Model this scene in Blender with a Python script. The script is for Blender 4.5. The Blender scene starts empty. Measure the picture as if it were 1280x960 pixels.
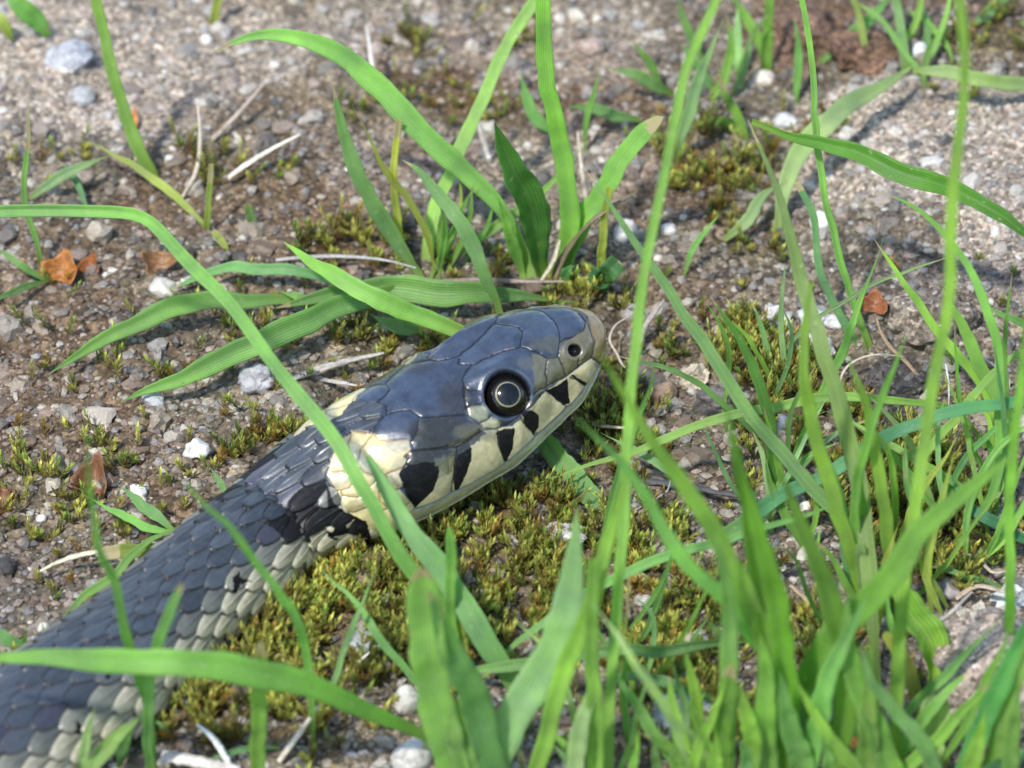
import bpy, bmesh, math, random
import numpy as np
from mathutils import Vector
# ---------------------------------------------------------------- units: one unit is one centimetre
sc = bpy.context.scene
sc.unit_settings.system = 'METRIC'
sc.unit_settings.scale_length = 0.01
COL = sc.collection
R_ = math.radians
random.seed(7)
RNG = np.random.default_rng(11)

# ---------------------------------------------------------------- camera
PITCH = R_(40.0); DIST = 45.0; FPX = 5400.0
CF = np.array([0, math.cos(PITCH), -math.sin(PITCH)])
CR = np.array([1.0, 0, 0])
CU = np.array([0, math.sin(PITCH), math.cos(PITCH)])
CP = -DIST * CF
cam_d = bpy.data.cameras.new('camera')
cam = bpy.data.objects.new('camera', cam_d); COL.objects.link(cam)
cam.location = CP; cam.rotation_euler = (math.pi/2 - PITCH, 0, 0)
cam_d.sensor_width = 36.0; cam_d.lens = FPX/1280*36.0
cam_d.clip_start = 1.0; cam_d.clip_end = 2000.0
cam_d.dof.use_dof = True; cam_d.dof.focus_distance = 44.0; cam_d.dof.aperture_fstop = 0.32
sc.camera = cam

# ---------------------------------------------------------------- sky, sun, exposure
SUN_DIR = Vector((-0.34, -0.42, 0.84)).normalized()
w = bpy.data.worlds.new("World"); sc.world = w; w.use_nodes = True
nt = w.node_tree; bg = nt.nodes['Background']
sky = nt.nodes.new('ShaderNodeTexSky'); sky.sky_type = 'NISHITA'; sky.sun_disc = False
sky.sun_elevation = math.asin(SUN_DIR.z); sky.sun_rotation = math.atan2(SUN_DIR.x, SUN_DIR.y)
sky.air_density = 1.0; sky.dust_density = 0.8
nt.links.new(sky.outputs[0], bg.inputs[0]); bg.inputs[1].default_value = 0.15
sl = bpy.data.lights.new('sun', 'SUN'); sl.energy = 2.8; sl.angle = R_(4.0); sl.color = (1.0, 0.97, 0.91)
so = bpy.data.objects.new('sun', sl); COL.objects.link(so)
so.rotation_euler = SUN_DIR.to_track_quat('Z', 'Y').to_euler()
sc.view_settings.view_transform = 'Standard'; sc.view_settings.look = 'None'
sc.view_settings.exposure = 0.72; sc.view_settings.gamma = 1.0
sc.render.engine = 'CYCLES'

# ---------------------------------------------------------------- projection helpers (place things where they stand)
def ray(px, py):
    return CF + CR*(px-640)/FPX + CU*(480-py)/FPX
def at(px, py, h=0.0):
    d = ray(px, py); t = (h-CP[2])/d[2]
    return CP + d*t
def proj(P):
    Q = np.asarray(P) - CP
    dz = Q @ CF
    return np.stack([640 + (Q @ CR)/dz*FPX, 480 - (Q @ CU)/dz*FPX], -1)

# ---------------------------------------------------------------- noise
def _h(ix, iy, seed):
    n = (ix.astype(np.int64)*374761393 + iy.astype(np.int64)*668265263 + seed*974634777) & 0xffffffff
    n = ((n ^ (n >> 13))*1274126177) & 0xffffffff
    return ((n ^ (n >> 16)) & 0xffff)/65535.0
def vn(x, y, seed=0):
    x = np.asarray(x, float); y = np.asarray(y, float)
    ix = np.floor(x); iy = np.floor(y); fx = x-ix; fy = y-iy
    fx = fx*fx*(3-2*fx); fy = fy*fy*(3-2*fy)
    a = _h(ix, iy, seed); b = _h(ix+1, iy, seed); c = _h(ix, iy+1, seed); d = _h(ix+1, iy+1, seed)
    return (a*(1-fx)+b*fx)*(1-fy) + (c*(1-fx)+d*fx)*fy - 0.5
def fbm(x, y, seed=0, o=4):
    s = 0; a = 1.0
    for k in range(o):
        s = s + a*vn(x*2**k, y*2**k, seed+k*17); a *= 0.5
    return s
def sstep(a, b, x):
    t = np.clip((x-a)/(b-a), 0, 1); return t*t*(3-2*t)
def inpoly(px, py, poly):
    r = np.zeros(np.shape(px), bool); n = len(poly)
    for i in range(n):
        x1, y1 = poly[i]; x2, y2 = poly[(i+1) % n]
        if y1 == y2: continue
        c = ((y1 > py) != (y2 > py)) & (px < (x2-x1)*(py-y1)/(y2-y1)+x1)
        r ^= c
    return r
def hermite(xs, ys, xq):
    xs = np.asarray(xs, float); ys = np.asarray(ys, float); xq = np.asarray(xq, float)
    m = np.zeros_like(ys); dx = np.diff(xs)
    sl_ = (np.diff(ys, axis=0).T/dx).T
    m[1:-1] = ((sl_[:-1].T*dx[1:] + sl_[1:].T*dx[:-1])/(dx[1:]+dx[:-1])).T
    m[0] = sl_[0]; m[-1] = sl_[-1]
    i = np.clip(np.searchsorted(xs, xq)-1, 0, len(xs)-2)
    h = dx[i]; t = (xq-xs[i])/h
    sh = (len(xq),)+(1,)*(ys.ndim-1)
    t = t.reshape(sh); h = h.reshape(sh)
    return ((2*t**3-3*t**2+1)*ys[i] + (t**3-2*t**2+t)*h*m[i] + (-2*t**3+3*t**2)*ys[i+1] + (t**3-t**2)*h*m[i+1])

# ---------------------------------------------------------------- mesh and object helpers
def mesh_np(name, V, F, mat=None, col=None, uv=None, smooth=True):
    V = np.asarray(V, np.float32); F = np.asarray(F, np.int32); k = F.shape[1]
    me = bpy.data.meshes.new(name)
    me.vertices.add(len(V)); me.vertices.foreach_set('co', V.ravel())
    me.loops.add(F.size); me.loops.foreach_set('vertex_index', F.ravel())
    me.polygons.add(len(F))
    me.polygons.foreach_set('loop_start', np.arange(0, F.size, k, dtype=np.int32))
    me.polygons.foreach_set('use_smooth', np.full(len(F), smooth, bool))
    me.update(calc_edges=True)
    if col is not None:
        c = np.ones((len(V), 4), np.float32); c[:, :col.shape[1]] = col
        a = me.color_attributes.new('Col', 'FLOAT_COLOR', 'POINT'); a.data.foreach_set('color', c.ravel())
    if uv is not None:
        u = me.uv_layers.new(name='UVMap'); u.data.foreach_set('uv', np.asarray(uv, np.float32)[F.ravel()].ravel())
    if mat: me.materials.append(mat)
    return me
def link(name, me, parent=None, loc=None):
    o = bpy.data.objects.new(name, me); COL.objects.link(o)
    if parent: o.parent = parent
    if loc is not None: o.location = loc
    return o
def tag(o, label=None, cat=None, group=None, kind=None):
    if label: o['label'] = label
    if cat: o['category'] = cat
    if group: o['group'] = group
    if kind: o['kind'] = kind
    return o
def empty(name, loc):
    o = bpy.data.objects.new(name, None); COL.objects.link(o); o.location = loc; o.empty_display_size = 0.3
    return o

# ---------------------------------------------------------------- materials
def new_mat(name):
    m = bpy.data.materials.new(name); m.use_nodes = True
    return m, m.node_tree, m.node_tree.nodes['Principled BSDF']
def N(t, kind, **kw):
    n = t.nodes.new(kind)
    for k, v in kw.items(): setattr(n, k, v)
    return n
def mixc(t, fac, a, b, mode='MIX'):
    n = N(t, 'ShaderNodeMix', data_type='RGBA', blend_type=mode)
    for sock, val in ((n.inputs[0], fac), (n.inputs[6], a), (n.inputs[7], b)):
        if isinstance(val, bpy.types.NodeSocket): t.links.new(val, sock)
        elif isinstance(val, (int, float)): sock.default_value = val
        else: sock.default_value = (*val, 1)
    return n.outputs[2]
def ramp(t, src, stops):
    r = N(t, 'ShaderNodeValToRGB')
    el = r.color_ramp.elements
    while len(el) < len(stops): el.new(0.5)
    for e, (p, c) in zip(el, stops):
        e.position = p; e.color = (*c, 1) if len(c) == 3 else c
    t.links.new(src, r.inputs[0]); return r.outputs[0]
def noise(t, scale, detail=3, rough=0.55, vec=None):
    n = N(t, 'ShaderNodeTexNoise'); n.inputs['Scale'].default_value = scale
    n.inputs['Detail'].default_value = detail; n.inputs['Roughness'].default_value = rough
    if vec: t.links.new(vec, n.inputs['Vector'])
    return n.outputs[0]
def bump(t, h, strength, dist, nrm=None):
    b = N(t, 'ShaderNodeBump'); b.inputs['Strength'].default_value = strength; b.inputs['Distance'].default_value = dist
    t.links.new(h, b.inputs['Height'])
    if nrm: t.links.new(nrm, b.inputs['Normal'])
    return b.outputs[0]
def objco(t): return N(t, 'ShaderNodeTexCoord').outputs['Object']
def vcol(t): return N(t, 'ShaderNodeAttribute', attribute_name='Col').outputs['Color']

def mat_snake():
    m, t, p = new_mat('snake_scale'); L = t.links.new
    co = objco(t); at_ = N(t, 'ShaderNodeAttribute', attribute_name='Col'); c = at_.outputs['Color']; hd = at_.outputs['Alpha']
    mot = ramp(t, noise(t, 14, 5, 0.7, co), [(0.3, (0.76,)*3), (0.7, (1.2,)*3)])
    cc = mixc(t, 1.0, c, mot, 'MULTIPLY')
    dust = ramp(t, noise(t, 28, 6, 0.75, co), [(0.60, (0.0,)*3), (0.72, (0.30,)*3)])
    L(mixc(t, dust, cc, (0.26, 0.24, 0.19)), p.inputs['Base Color'])
    rr = ramp(t, noise(t, 6, 4, 0.6, co), [(0.3, (0.34,)*3), (0.7, (0.50,)*3)])
    rh = ramp(t, noise(t, 9, 5, 0.65, co), [(0.3, (0.24,)*3), (0.7, (0.40,)*3)])
    L(mixc(t, hd, rr, rh), p.inputs['Roughness'])
    bw = N(t, 'ShaderNodeRGBToBW'); L(c, bw.inputs[0])
    lum = bw.outputs[0]
    L(ramp(t, lum, [(0.012, (0.10,)*3), (0.05, (0.9,)*3)]), p.inputs['Specular IOR Level'])
    kc = N(t, 'ShaderNodeMath', operation='MULTIPLY_ADD'); L(hd, kc.inputs[0]); kc.inputs[1].default_value = 0.75; kc.inputs[2].default_value = 0.25
    kd = N(t, 'ShaderNodeMath', operation='MULTIPLY'); L(kc.outputs[0], kd.inputs[0]); L(ramp(t, lum, [(0.012, (0.15,)*3), (0.05, (1.0,)*3)]), kd.inputs[1])
    L(kd.outputs[0], p.inputs['Coat Weight']); p.inputs['Coat Roughness'].default_value = 0.16
    L(bump(t, noise(t, 60, 4, 0.65, co), 0.30, 0.01), p.inputs['Normal'])
    return m
def mat_plain(name, col, rough=0.5, spec=0.5, coat=0.0):
    m, t, p = new_mat(name); co = objco(t)
    a = ramp(t, noise(t, 30, 3, 0.6, co), [(0.3, tuple(x*0.75 for x in col)), (0.7, tuple(min(1, x*1.2) for x in col))])
    t.links.new(a, p.inputs['Base Color']); p.inputs['Roughness'].default_value = rough
    p.inputs['Specular IOR Level'].default_value = spec; p.inputs['Coat Weight'].default_value = coat
    p.inputs['Coat Roughness'].default_value = 0.03
    return m
def mat_leaf():
    m, t, p = new_mat('grass_leaf'); L = t.links.new
    oi = N(t, 'ShaderNodeObjectInfo'); uv = N(t, 'ShaderNodeUVMap').outputs[0]; co = objco(t)
    sx = N(t, 'ShaderNodeSeparateXYZ'); L(uv, sx.inputs[0])
    wv = N(t, 'ShaderNodeTexWave', wave_type='BANDS', bands_direction='X'); wv.inputs['Scale'].default_value = 3.1
    wv.inputs['Distortion'].default_value = 0.25; wv.inputs['Detail'].default_value = 1
    L(uv, wv.inputs['Vector'])
    base = oi.outputs['Color']
    v1 = mixc(t, wv.outputs['Fac'], (0.78, 0.82, 0.76), (1.14, 1.11, 1.10))
    c = mixc(t, 1.0, base, v1, 'MULTIPLY')
    big = ramp(t, noise(t, 1.6, 4, 0.6, co), [(0.3, (0.72, 0.76, 0.8)), (0.7, (1.25, 1.2, 1.0))])
    c = mixc(t, 1.0, c, big, 'MULTIPLY')
    # pale midrib
    mr = N(t, 'ShaderNodeMath', operation='SUBTRACT'); L(sx.outputs[0], mr.inputs[0]); mr.inputs[1].default_value = 0.5
    ma = N(t, 'ShaderNodeMath', operation='ABSOLUTE'); L(mr.outputs[0], ma.inputs[0])
    rib = ramp(t, ma.outputs[0], [(0.0, (0.45,)*3), (0.035, (0.0,)*3)])
    edge = ramp(t, ma.outputs[0], [(0.44, (0.0,)*3), (0.49, (0.4,)*3)])
    rv = N(t, 'ShaderNodeMath', operation='ADD'); L(rib, rv.inputs[0]); L(edge, rv.inputs[1])
    c = mixc(t, rv.outputs[0], c, (0.30, 0.42, 0.22))
    # yellow-green towards the sheath
    bs = ramp(t, sx.outputs[1], [(0.0, (0.75,)*3), (0.16, (0.0,)*3)])
    c = mixc(t, bs, c, (0.26, 0.36, 0.06))
    # dry tip, amount from the object colour's alpha
    tip = ramp(t, sx.outputs[1], [(0.0, (0.0,)*3), (1.0, (1.0,)*3)])
    ad = N(t, 'ShaderNodeMath', operation='ADD'); L(sx.outputs[1], ad.inputs[0])
    nz = N(t, 'ShaderNodeMath', operation='MULTIPLY_ADD'); L(noise(t, 5, 3, 0.6, co), nz.inputs[0]); nz.inputs[1].default_value = 0.10; nz.inputs[2].default_value = -0.05
    L(nz.outputs[0], ad.inputs[1])
    gt = N(t, 'ShaderNodeMath', operation='GREATER_THAN'); L(ad.outputs[0], gt.inputs[0])
    th = N(t, 'ShaderNodeMath', operation='SUBTRACT'); th.inputs[0].default_value = 1.03; L(oi.outputs['Alpha'], th.inputs[1]); L(th.outputs[0], gt.inputs[1])
    c = mixc(t, gt.outputs[0], c, (0.50, 0.44, 0.27))
    # small pale and brown marks on the blade
    sp = ramp(t, noise(t, 17, 2, 0.5, co), [(0.66, (0.0,)*3), (0.71, (0.6,)*3)])
    c = mixc(t, sp, c, (0.42, 0.48, 0.26))
    sb = ramp(t, noise(t, 6.3, 3, 0.7, co), [(0.69, (0.0,)*3), (0.75, (0.6,)*3)])
    c = mixc(t, sb, c, (0.13, 0.09, 0.03))
    L(c, p.inputs['Base Color'])
    L(ramp(t, noise(t, 9, 3, 0.6, co), [(0.3, (0.36,)*3), (0.7, (0.56,)*3)]), p.inputs['Roughness'])
    p.inputs['Specular IOR Level'].default_value = 0.5
    nb = bump(t, wv.outputs['Fac'], 0.35, 0.01); nb = bump(t, noise(t, 40, 2, 0.5, co), 0.15, 0.01, nb)
    L(nb, p.inputs['Normal'])
    tr = N(t, 'ShaderNodeBsdfTranslucent')
    L(mixc(t, 1.0, c, (1.6, 1.7, 0.95), 'MULTIPLY'), tr.inputs['Color'])
    mx = N(t, 'ShaderNodeMixShader'); mx.inputs[0].default_value = 0.5
    L(p.outputs[0], mx.inputs[1]); L(tr.outputs[0], mx.inputs[2])
    L(mx.outputs[0], t.nodes['Material Output'].inputs['Surface'])
    return m
def mat_ground():
    m, t, p = new_mat('gritty_soil'); L = t.links.new
    co = objco(t); c = vcol(t)
    vo = N(t, 'ShaderNodeTexVoronoi'); vo.inputs['Scale'].default_value = 22; L(co, vo.inputs['Vector'])
    sp = N(t, 'ShaderNodeSeparateColor'); L(vo.outputs['Color'], sp.inputs[0])
    g1 = ramp(t, sp.outputs[0], [(0.0, (0.35, 0.30, 0.26)), (0.35, (0.75, 0.68, 0.60)), (0.6, (1.0, 0.96, 0.9)), (0.82, (1.35, 1.18, 1.08)), (0.95, (1.8, 1.72, 1.6))])
    vo2 = N(t, 'ShaderNodeTexVoronoi'); vo2.inputs['Scale'].default_value = 55; L(co, vo2.inputs['Vector'])
    sp2 = N(t, 'ShaderNodeSeparateColor'); L(vo2.outputs['Color'], sp2.inputs[0])
    g2 = ramp(t, sp2.outputs[1], [(0.0, (0.6, 0.56, 0.5)), (0.6, (1.0, 0.97, 0.92)), (0.9, (1.4, 1.33, 1.25))])
    a = mixc(t, 1.0, c, g1, 'MULTIPLY'); a = mixc(t, 0.8, a, g2, 'MULTIPLY')
    L(a, p.inputs['Base Color']); p.inputs['Roughness'].default_value = 0.85
    b = bump(t, vo.outputs['Distance'], -1.0, 0.025); b = bump(t, vo2.outputs['Distance'], -0.8, 0.012, b)
    L(b, p.inputs['Normal'])
    return m
def mat_vcol(name, rough=0.6, nscale=40, amt=0.25, bmp=0.4, trans=0.0):
    m, t, p = new_mat(name); L = t.links.new
    co = objco(t); c = vcol(t)
    mo = ramp(t, noise(t, nscale, 4, 0.65, co), [(0.3, (1-amt,)*3), (0.7, (1+amt,)*3)])
    a = mixc(t, 1.0, c, mo, 'MULTIPLY'); L(a, p.inputs['Base Color']); p.inputs['Roughness'].default_value = rough
    L(bump(t, noise(t, nscale*1.5, 4, 0.6, co), bmp, 0.01), p.inputs['Normal'])
    if trans:
        tr = N(t, 'ShaderNodeBsdfTranslucent'); L(a, tr.inputs[0])
        mx = N(t, 'ShaderNodeMixShader'); mx.inputs[0].default_value = trans
        L(p.outputs[0], mx.inputs[1]); L(tr.outputs[0], mx.inputs[2]); L(mx.outputs[0], t.nodes['Material Output'].inputs['Surface'])
    return m
def mat_stone():
    m, t, p = new_mat('pebble_stone'); L = t.links.new
    oi = N(t, 'ShaderNodeObjectInfo'); co = objco(t)
    n1 = noise(t, 5, 6, 0.7, co)
    a = mixc(t, 1.0, oi.outputs['Color'], ramp(t, n1, [(0.3, (0.6, 0.58, 0.55)), (0.5, (1.0, 1.0, 1.0)), (0.7, (1.3, 1.3, 1.3))]), 'MULTIPLY')
    vo = N(t, 'ShaderNodeTexVoronoi'); vo.inputs['Scale'].default_value = 18; L(co, vo.inputs['Vector'])
    sp = N(t, 'ShaderNodeSeparateColor'); L(vo.outputs['Color'], sp.inputs[0])
    a = mixc(t, 0.7, a, ramp(t, sp.outputs[0], [(0.0, (0.55, 0.5, 0.48)), (0.3, (0.95,)*3), (0.9, (1.15,)*3)]), 'MULTIPLY')
    L(a, p.inputs['Base Color']); p.inputs['Roughness'].default_value = 0.6
    b = bump(t, noise(t, 22, 5, 0.65, co), 0.6, 0.03); L(b, p.inputs['Normal'])
    return m
M_SNAKE = mat_snake(); M_LEAF = mat_leaf(); M_GROUND = mat_ground(); M_STONE = mat_stone()
M_GRIT = mat_vcol('gravel_grain', 0.55, 35, 0.3, 0.5)
M_MOSS = mat_vcol('moss_leaf', 0.6, 20, 0.2, 0.0, 0.35)
M_DRY = mat_vcol('dry_plant', 0.7, 25, 0.3, 0.5)
M_ROCK = mat_ground(); M_ROCK.name = 'concrete_rock'

# ================================================================ GROUND
def blobmask(px, py, blobs, seed=3):
    m = np.zeros(np.shape(px))
    jx = px + 26*fbm(px/40, py/40, seed, 3); jy = py + 20*fbm(px/40+9, py/40, seed+5, 3)
    for cx, cy, rx, ry, a in blobs:
        d = ((jx-cx)/rx)**2 + ((jy-cy)/ry)**2
        m = np.maximum(m, a*(1-sstep(0.55, 1.25, d)))
    return m
MOSS = [(470,290,50,30,.5),(330,230,60,26,.35),(480,130,60,26,.45),(640,30,60,26,.35),(160,460,60,26,.15),(330,420,60,26,.35),(90,660,70,40,.2),(620,130,50,26,.4),(840,170,50,30,.4),(600,690,150,85,1),(520,740,150,90,.85),(420,800,130,80,.8),(300,890,120,60,.8),(745,505,50,50,1),(780,480,40,40,.7),
        (860,425,60,18,.5),(930,425,60,40,.8),(985,470,55,50,.8),(1050,500,50,40,.6),(1120,590,100,60,.8),(1190,610,60,50,.7),(1080,640,60,60,.7),
        (800,690,60,55,.8),(840,820,90,50,.8),(880,780,60,50,.8),(790,560,60,40,.4),(335,552,50,12,.9),(455,425,55,24,.6),(530,428,45,18,.7),(700,375,50,20,.8),
        (750,360,40,25,.6),(520,50,50,26,.6),(550,120,60,26,.5),(900,215,70,45,.6),(1240,78,70,25,.8),(1010,165,60,25,.4),(420,310,70,26,.5),(930,280,60,30,.4),
        (1160,700,70,50,.7),(1220,680,60,30,.6),(880,900,80,50,.6),(20,620,60,60,.2),(250,840,60,40,.5),(1030,820,80,60,.5),(640,800,80,60,.6),(700,740,80,60,.7),(960,560,60,60,.4),
        (240,210,60,30,.25),(60,200,60,30,.25),(600,330,60,30,.4),(1170,150,60,20,.3),(150,580,50,30,.2)]
PALE = [(80,90,200,90,1),(250,60,160,60,.7),(520,40,160,50,.5),(60,30,200,60,.6),(1150,200,190,80,1),(1270,330,100,90,.9),(1060,170,100,50,.8),(1000,400,60,30,.4),(40,190,80,40,.5),(170,150,90,40,.6),(500,190,120,70,.3),(720,40,120,60,.5),(700,190,150,60,.3),(1240,740,70,60,.4)]
BROWN = [(430,280,110,70,.9),(250,250,120,50,.7),(560,80,110,60,.9),(60,500,140,90,.7),(200,640,80,60,.6),(760,120,100,50,.8),(60,330,120,50,.5),(850,230,80,60,.7),(100,420,160,60,.7),(450,200,140,60,.6),(680,90,120,60,.7),(840,360,80,50,.6),(600,640,80,50,.5),(330,350,100,40,.6),(150,560,120,40,.4),(500,700,90,60,.6),(880,620,80,40,.4),(1250,30,120,40,.7),(1000,40,90,60,1.0),(1150,680,90,60,.5),(300,130,120,50,.4)]
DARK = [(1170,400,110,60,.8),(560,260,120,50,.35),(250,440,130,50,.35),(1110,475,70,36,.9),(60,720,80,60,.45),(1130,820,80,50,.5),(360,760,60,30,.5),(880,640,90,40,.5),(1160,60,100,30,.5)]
def ledge(px, py):
    jx = px + 24*fbm(px/60, py/60, 31, 3); jy = py + 18*fbm(px/60, py/60, 37, 3)
    return sstep(1040, 1110, jx)*(1-sstep(395, 440, jy))
def gz(x, y):
    x = np.asarray(x, float); y = np.asarray(y, float)
    q = proj(np.stack([x, y, np.zeros_like(x)], -1)); px, py = q[..., 0], q[..., 1]
    near = np.exp(-((x/14)**2+(y/16)**2))
    z = 0.30*fbm(x/2.6, y/2.6, 1, 3) + near*(0.16*fbm(x*2.2, y*2.2, 5, 3) + 0.09*fbm(x*7, y*7, 8, 2))
    z = z*0.85 - 0.05
    inner = near > 0.02
    z = z + np.where(inner, 0.30*ledge(px, py) + 0.05*blobmask(px, py, MOSS), 0)
    z = z + np.where(inner, 0.16*sstep(240, 120, px+py*0.8), 0)
    return z
def GZ(x, y): return float(gz(np.array([x]), np.array([y]))[0])
def on_ground(px, py, sink=0.0):
    z = 0.0
    for k in range(4):
        p = at(px, py, z); z = GZ(p[0], p[1])
    p = at(px, py, z); p[2] = z - sink
    return p
def ground_tint(px, py):
    c = np.zeros(np.shape(px)+(3,)); c[:] = (0.146, 0.131, 0.098)
    v = fbm(px/90, py/60, 51, 4)[..., None]
    c = c*(1+0.75*v)*(1+0.9*fbm(px/17, py/12, 53, 3)[..., None])
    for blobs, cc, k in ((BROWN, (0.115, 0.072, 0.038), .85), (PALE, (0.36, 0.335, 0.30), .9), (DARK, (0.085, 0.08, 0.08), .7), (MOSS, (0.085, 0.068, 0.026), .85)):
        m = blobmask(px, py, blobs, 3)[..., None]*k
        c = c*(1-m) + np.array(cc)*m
    return np.clip(c, 0.015, 0.6)
def axis_coords(lo, hi, step, far):
    c = list(np.arange(lo, hi+1e-6, step)); s = step
    x = hi
    while x < far: s *= 1.25; x += s; c.append(x)
    s = step; x = lo; pre = []
    while x > -far: s *= 1.25; x -= s; pre.append(x)
    return np.array(pre[::-1] + c)
gx = axis_coords(-7.2, 7.2, 0.05, 300); gy = axis_coords(-7.0, 8.6, 0.055, 300)
X, Y = np.meshgrid(gx, gy); Z = gz(X, Y)
q = proj(np.stack([X, Y, np.zeros_like(X)], -1))
inb = (np.abs(X) < 12) & (np.abs(Y) < 14)
qx = np.where(inb, q[..., 0], 640); qy = np.where(inb, q[..., 1], 480)
TC = ground_tint(qx, qy); TC[~inb] = (0.20, 0.17, 0.14)
ny, nx = X.shape
idx = np.arange(nx*ny).reshape(ny, nx)
F = np.stack([idx[:-1, :-1], idx[:-1, 1:], idx[1:, 1:], idx[1:, :-1]], -1).reshape(-1, 4)
gm = mesh_np('ground', np.stack([X, Y, Z], -1).reshape(-1, 3), F, M_GROUND, TC.reshape(-1, 3))
tag(link('ground', gm), kind='structure')

# ---------------------------------------------------------------- gravel (uncountable grains)
def ico(sub):
    bm = bmesh.new(); bmesh.ops.create_icosphere(bm, subdivisions=sub, radius=1.0)
    V = np.array([v.co[:] for v in bm.verts]); Fc = np.array([[v.index for v in f.verts] for f in bm.faces]); bm.free()
    return V, Fc
GRAIN_COLS = np.array([(0.50,0.47,0.42),(0.30,0.29,0.28),(0.22,0.20,0.19),(0.36,0.28,0.22),(0.42,0.31,0.26),(0.24,0.16,0.11),(0.50,0.44,0.36),(0.12,0.11,0.11),(0.33,0.34,0.36),(0.66,0.62,0.56)])
GRAIN_P = np.array([.13,.12,.12,.15,.11,.17,.08,.07,.02,.03])
def build_grains(n, rmin, rmax, sub, seed, pw, outer=False):
    rg = np.random.default_rng(seed)
    u = rg.random(n*2); v = rg.random(n*2)
    px = -180 + 1640*u; py = -90 + 1140*v
    if outer:
        px = -900 + 3080*u; py = -500 + 2100*v
    mo = blobmask(px, py, MOSS); keep = rg.random(n*2) > 0.45*mo
    if outer: keep = (px < -150) | (px > 1430) | (py < -60) | (py > 1020)
    px, py = px[keep][:n], py[keep][:n]; n = len(px)
    P = np.array([at(a, b, 0) for a, b in zip(px, py)]); P[:, 2] = gz(P[:, 0], P[:, 1])
    r = rmin*(rmax/rmin)**(rg.random(n)**pw)
    V0, F0 = ico(sub); nv = len(V0)
    S = r[:, None]*(0.6+0.8*rg.random((n, 3))); S[:, 2] *= 0.75
    an = rg.random(n)*6.283; ca, sa = np.cos(an), np.sin(an)
    D = V0[None]*(1+0.28*(rg.random((n, nv, 1))-0.5)*2)
    D = D*S[:, None, :]
    Q = np.stack([D[..., 0]*ca[:, None]-D[..., 1]*sa[:, None], D[..., 0]*sa[:, None]+D[..., 1]*ca[:, None], D[..., 2]], -1)
    Q = Q + P[:, None, :]; Q[..., 2] += (r*0.12*(rg.random(n)))[:, None]
    ci = rg.choice(len(GRAIN_COLS), n, p=GRAIN_P)
    C = GRAIN_COLS[ci]*(0.7+0.5*rg.random((n, 1)))
    tint = ground_tint(px, py); k = 0.45 if sub == 1 else 0.6
    C = C*(1-k) + (C.mean(1, keepdims=True)/0.27*tint)*k
    dk = (r < 0.05)[:, None]*0.15; C = C*(1-dk)
    Fa = (F0[None] + (np.arange(n)*nv)[:, None, None]).reshape(-1, 3)
    return Q.reshape(-1, 3), Fa, np.repeat(C, nv, 0)
Va, Fa, Ca = build_grains(26000, 0.018, 0.06, 1, 21, 1.6)
Vb, Fb, Cb = build_grains(2400, 0.05, 0.13, 2, 22, 2.4)
Vc, Fc_, Cc = build_grains(16000, 0.03, 0.09, 1, 23, 1.8, True)
gv = mesh_np('gravel', np.concatenate([Va, Vb, Vc]), np.concatenate([Fa, Fb+len(Va), Fc_+len(Va)+len(Vb)]), M_GRIT, np.concatenate([Ca, Cb, Cc]), smooth=False)
tag(link('gravel', gv), 'loose grey and brown grit covering the ground', 'gravel', kind='stuff')

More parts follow.
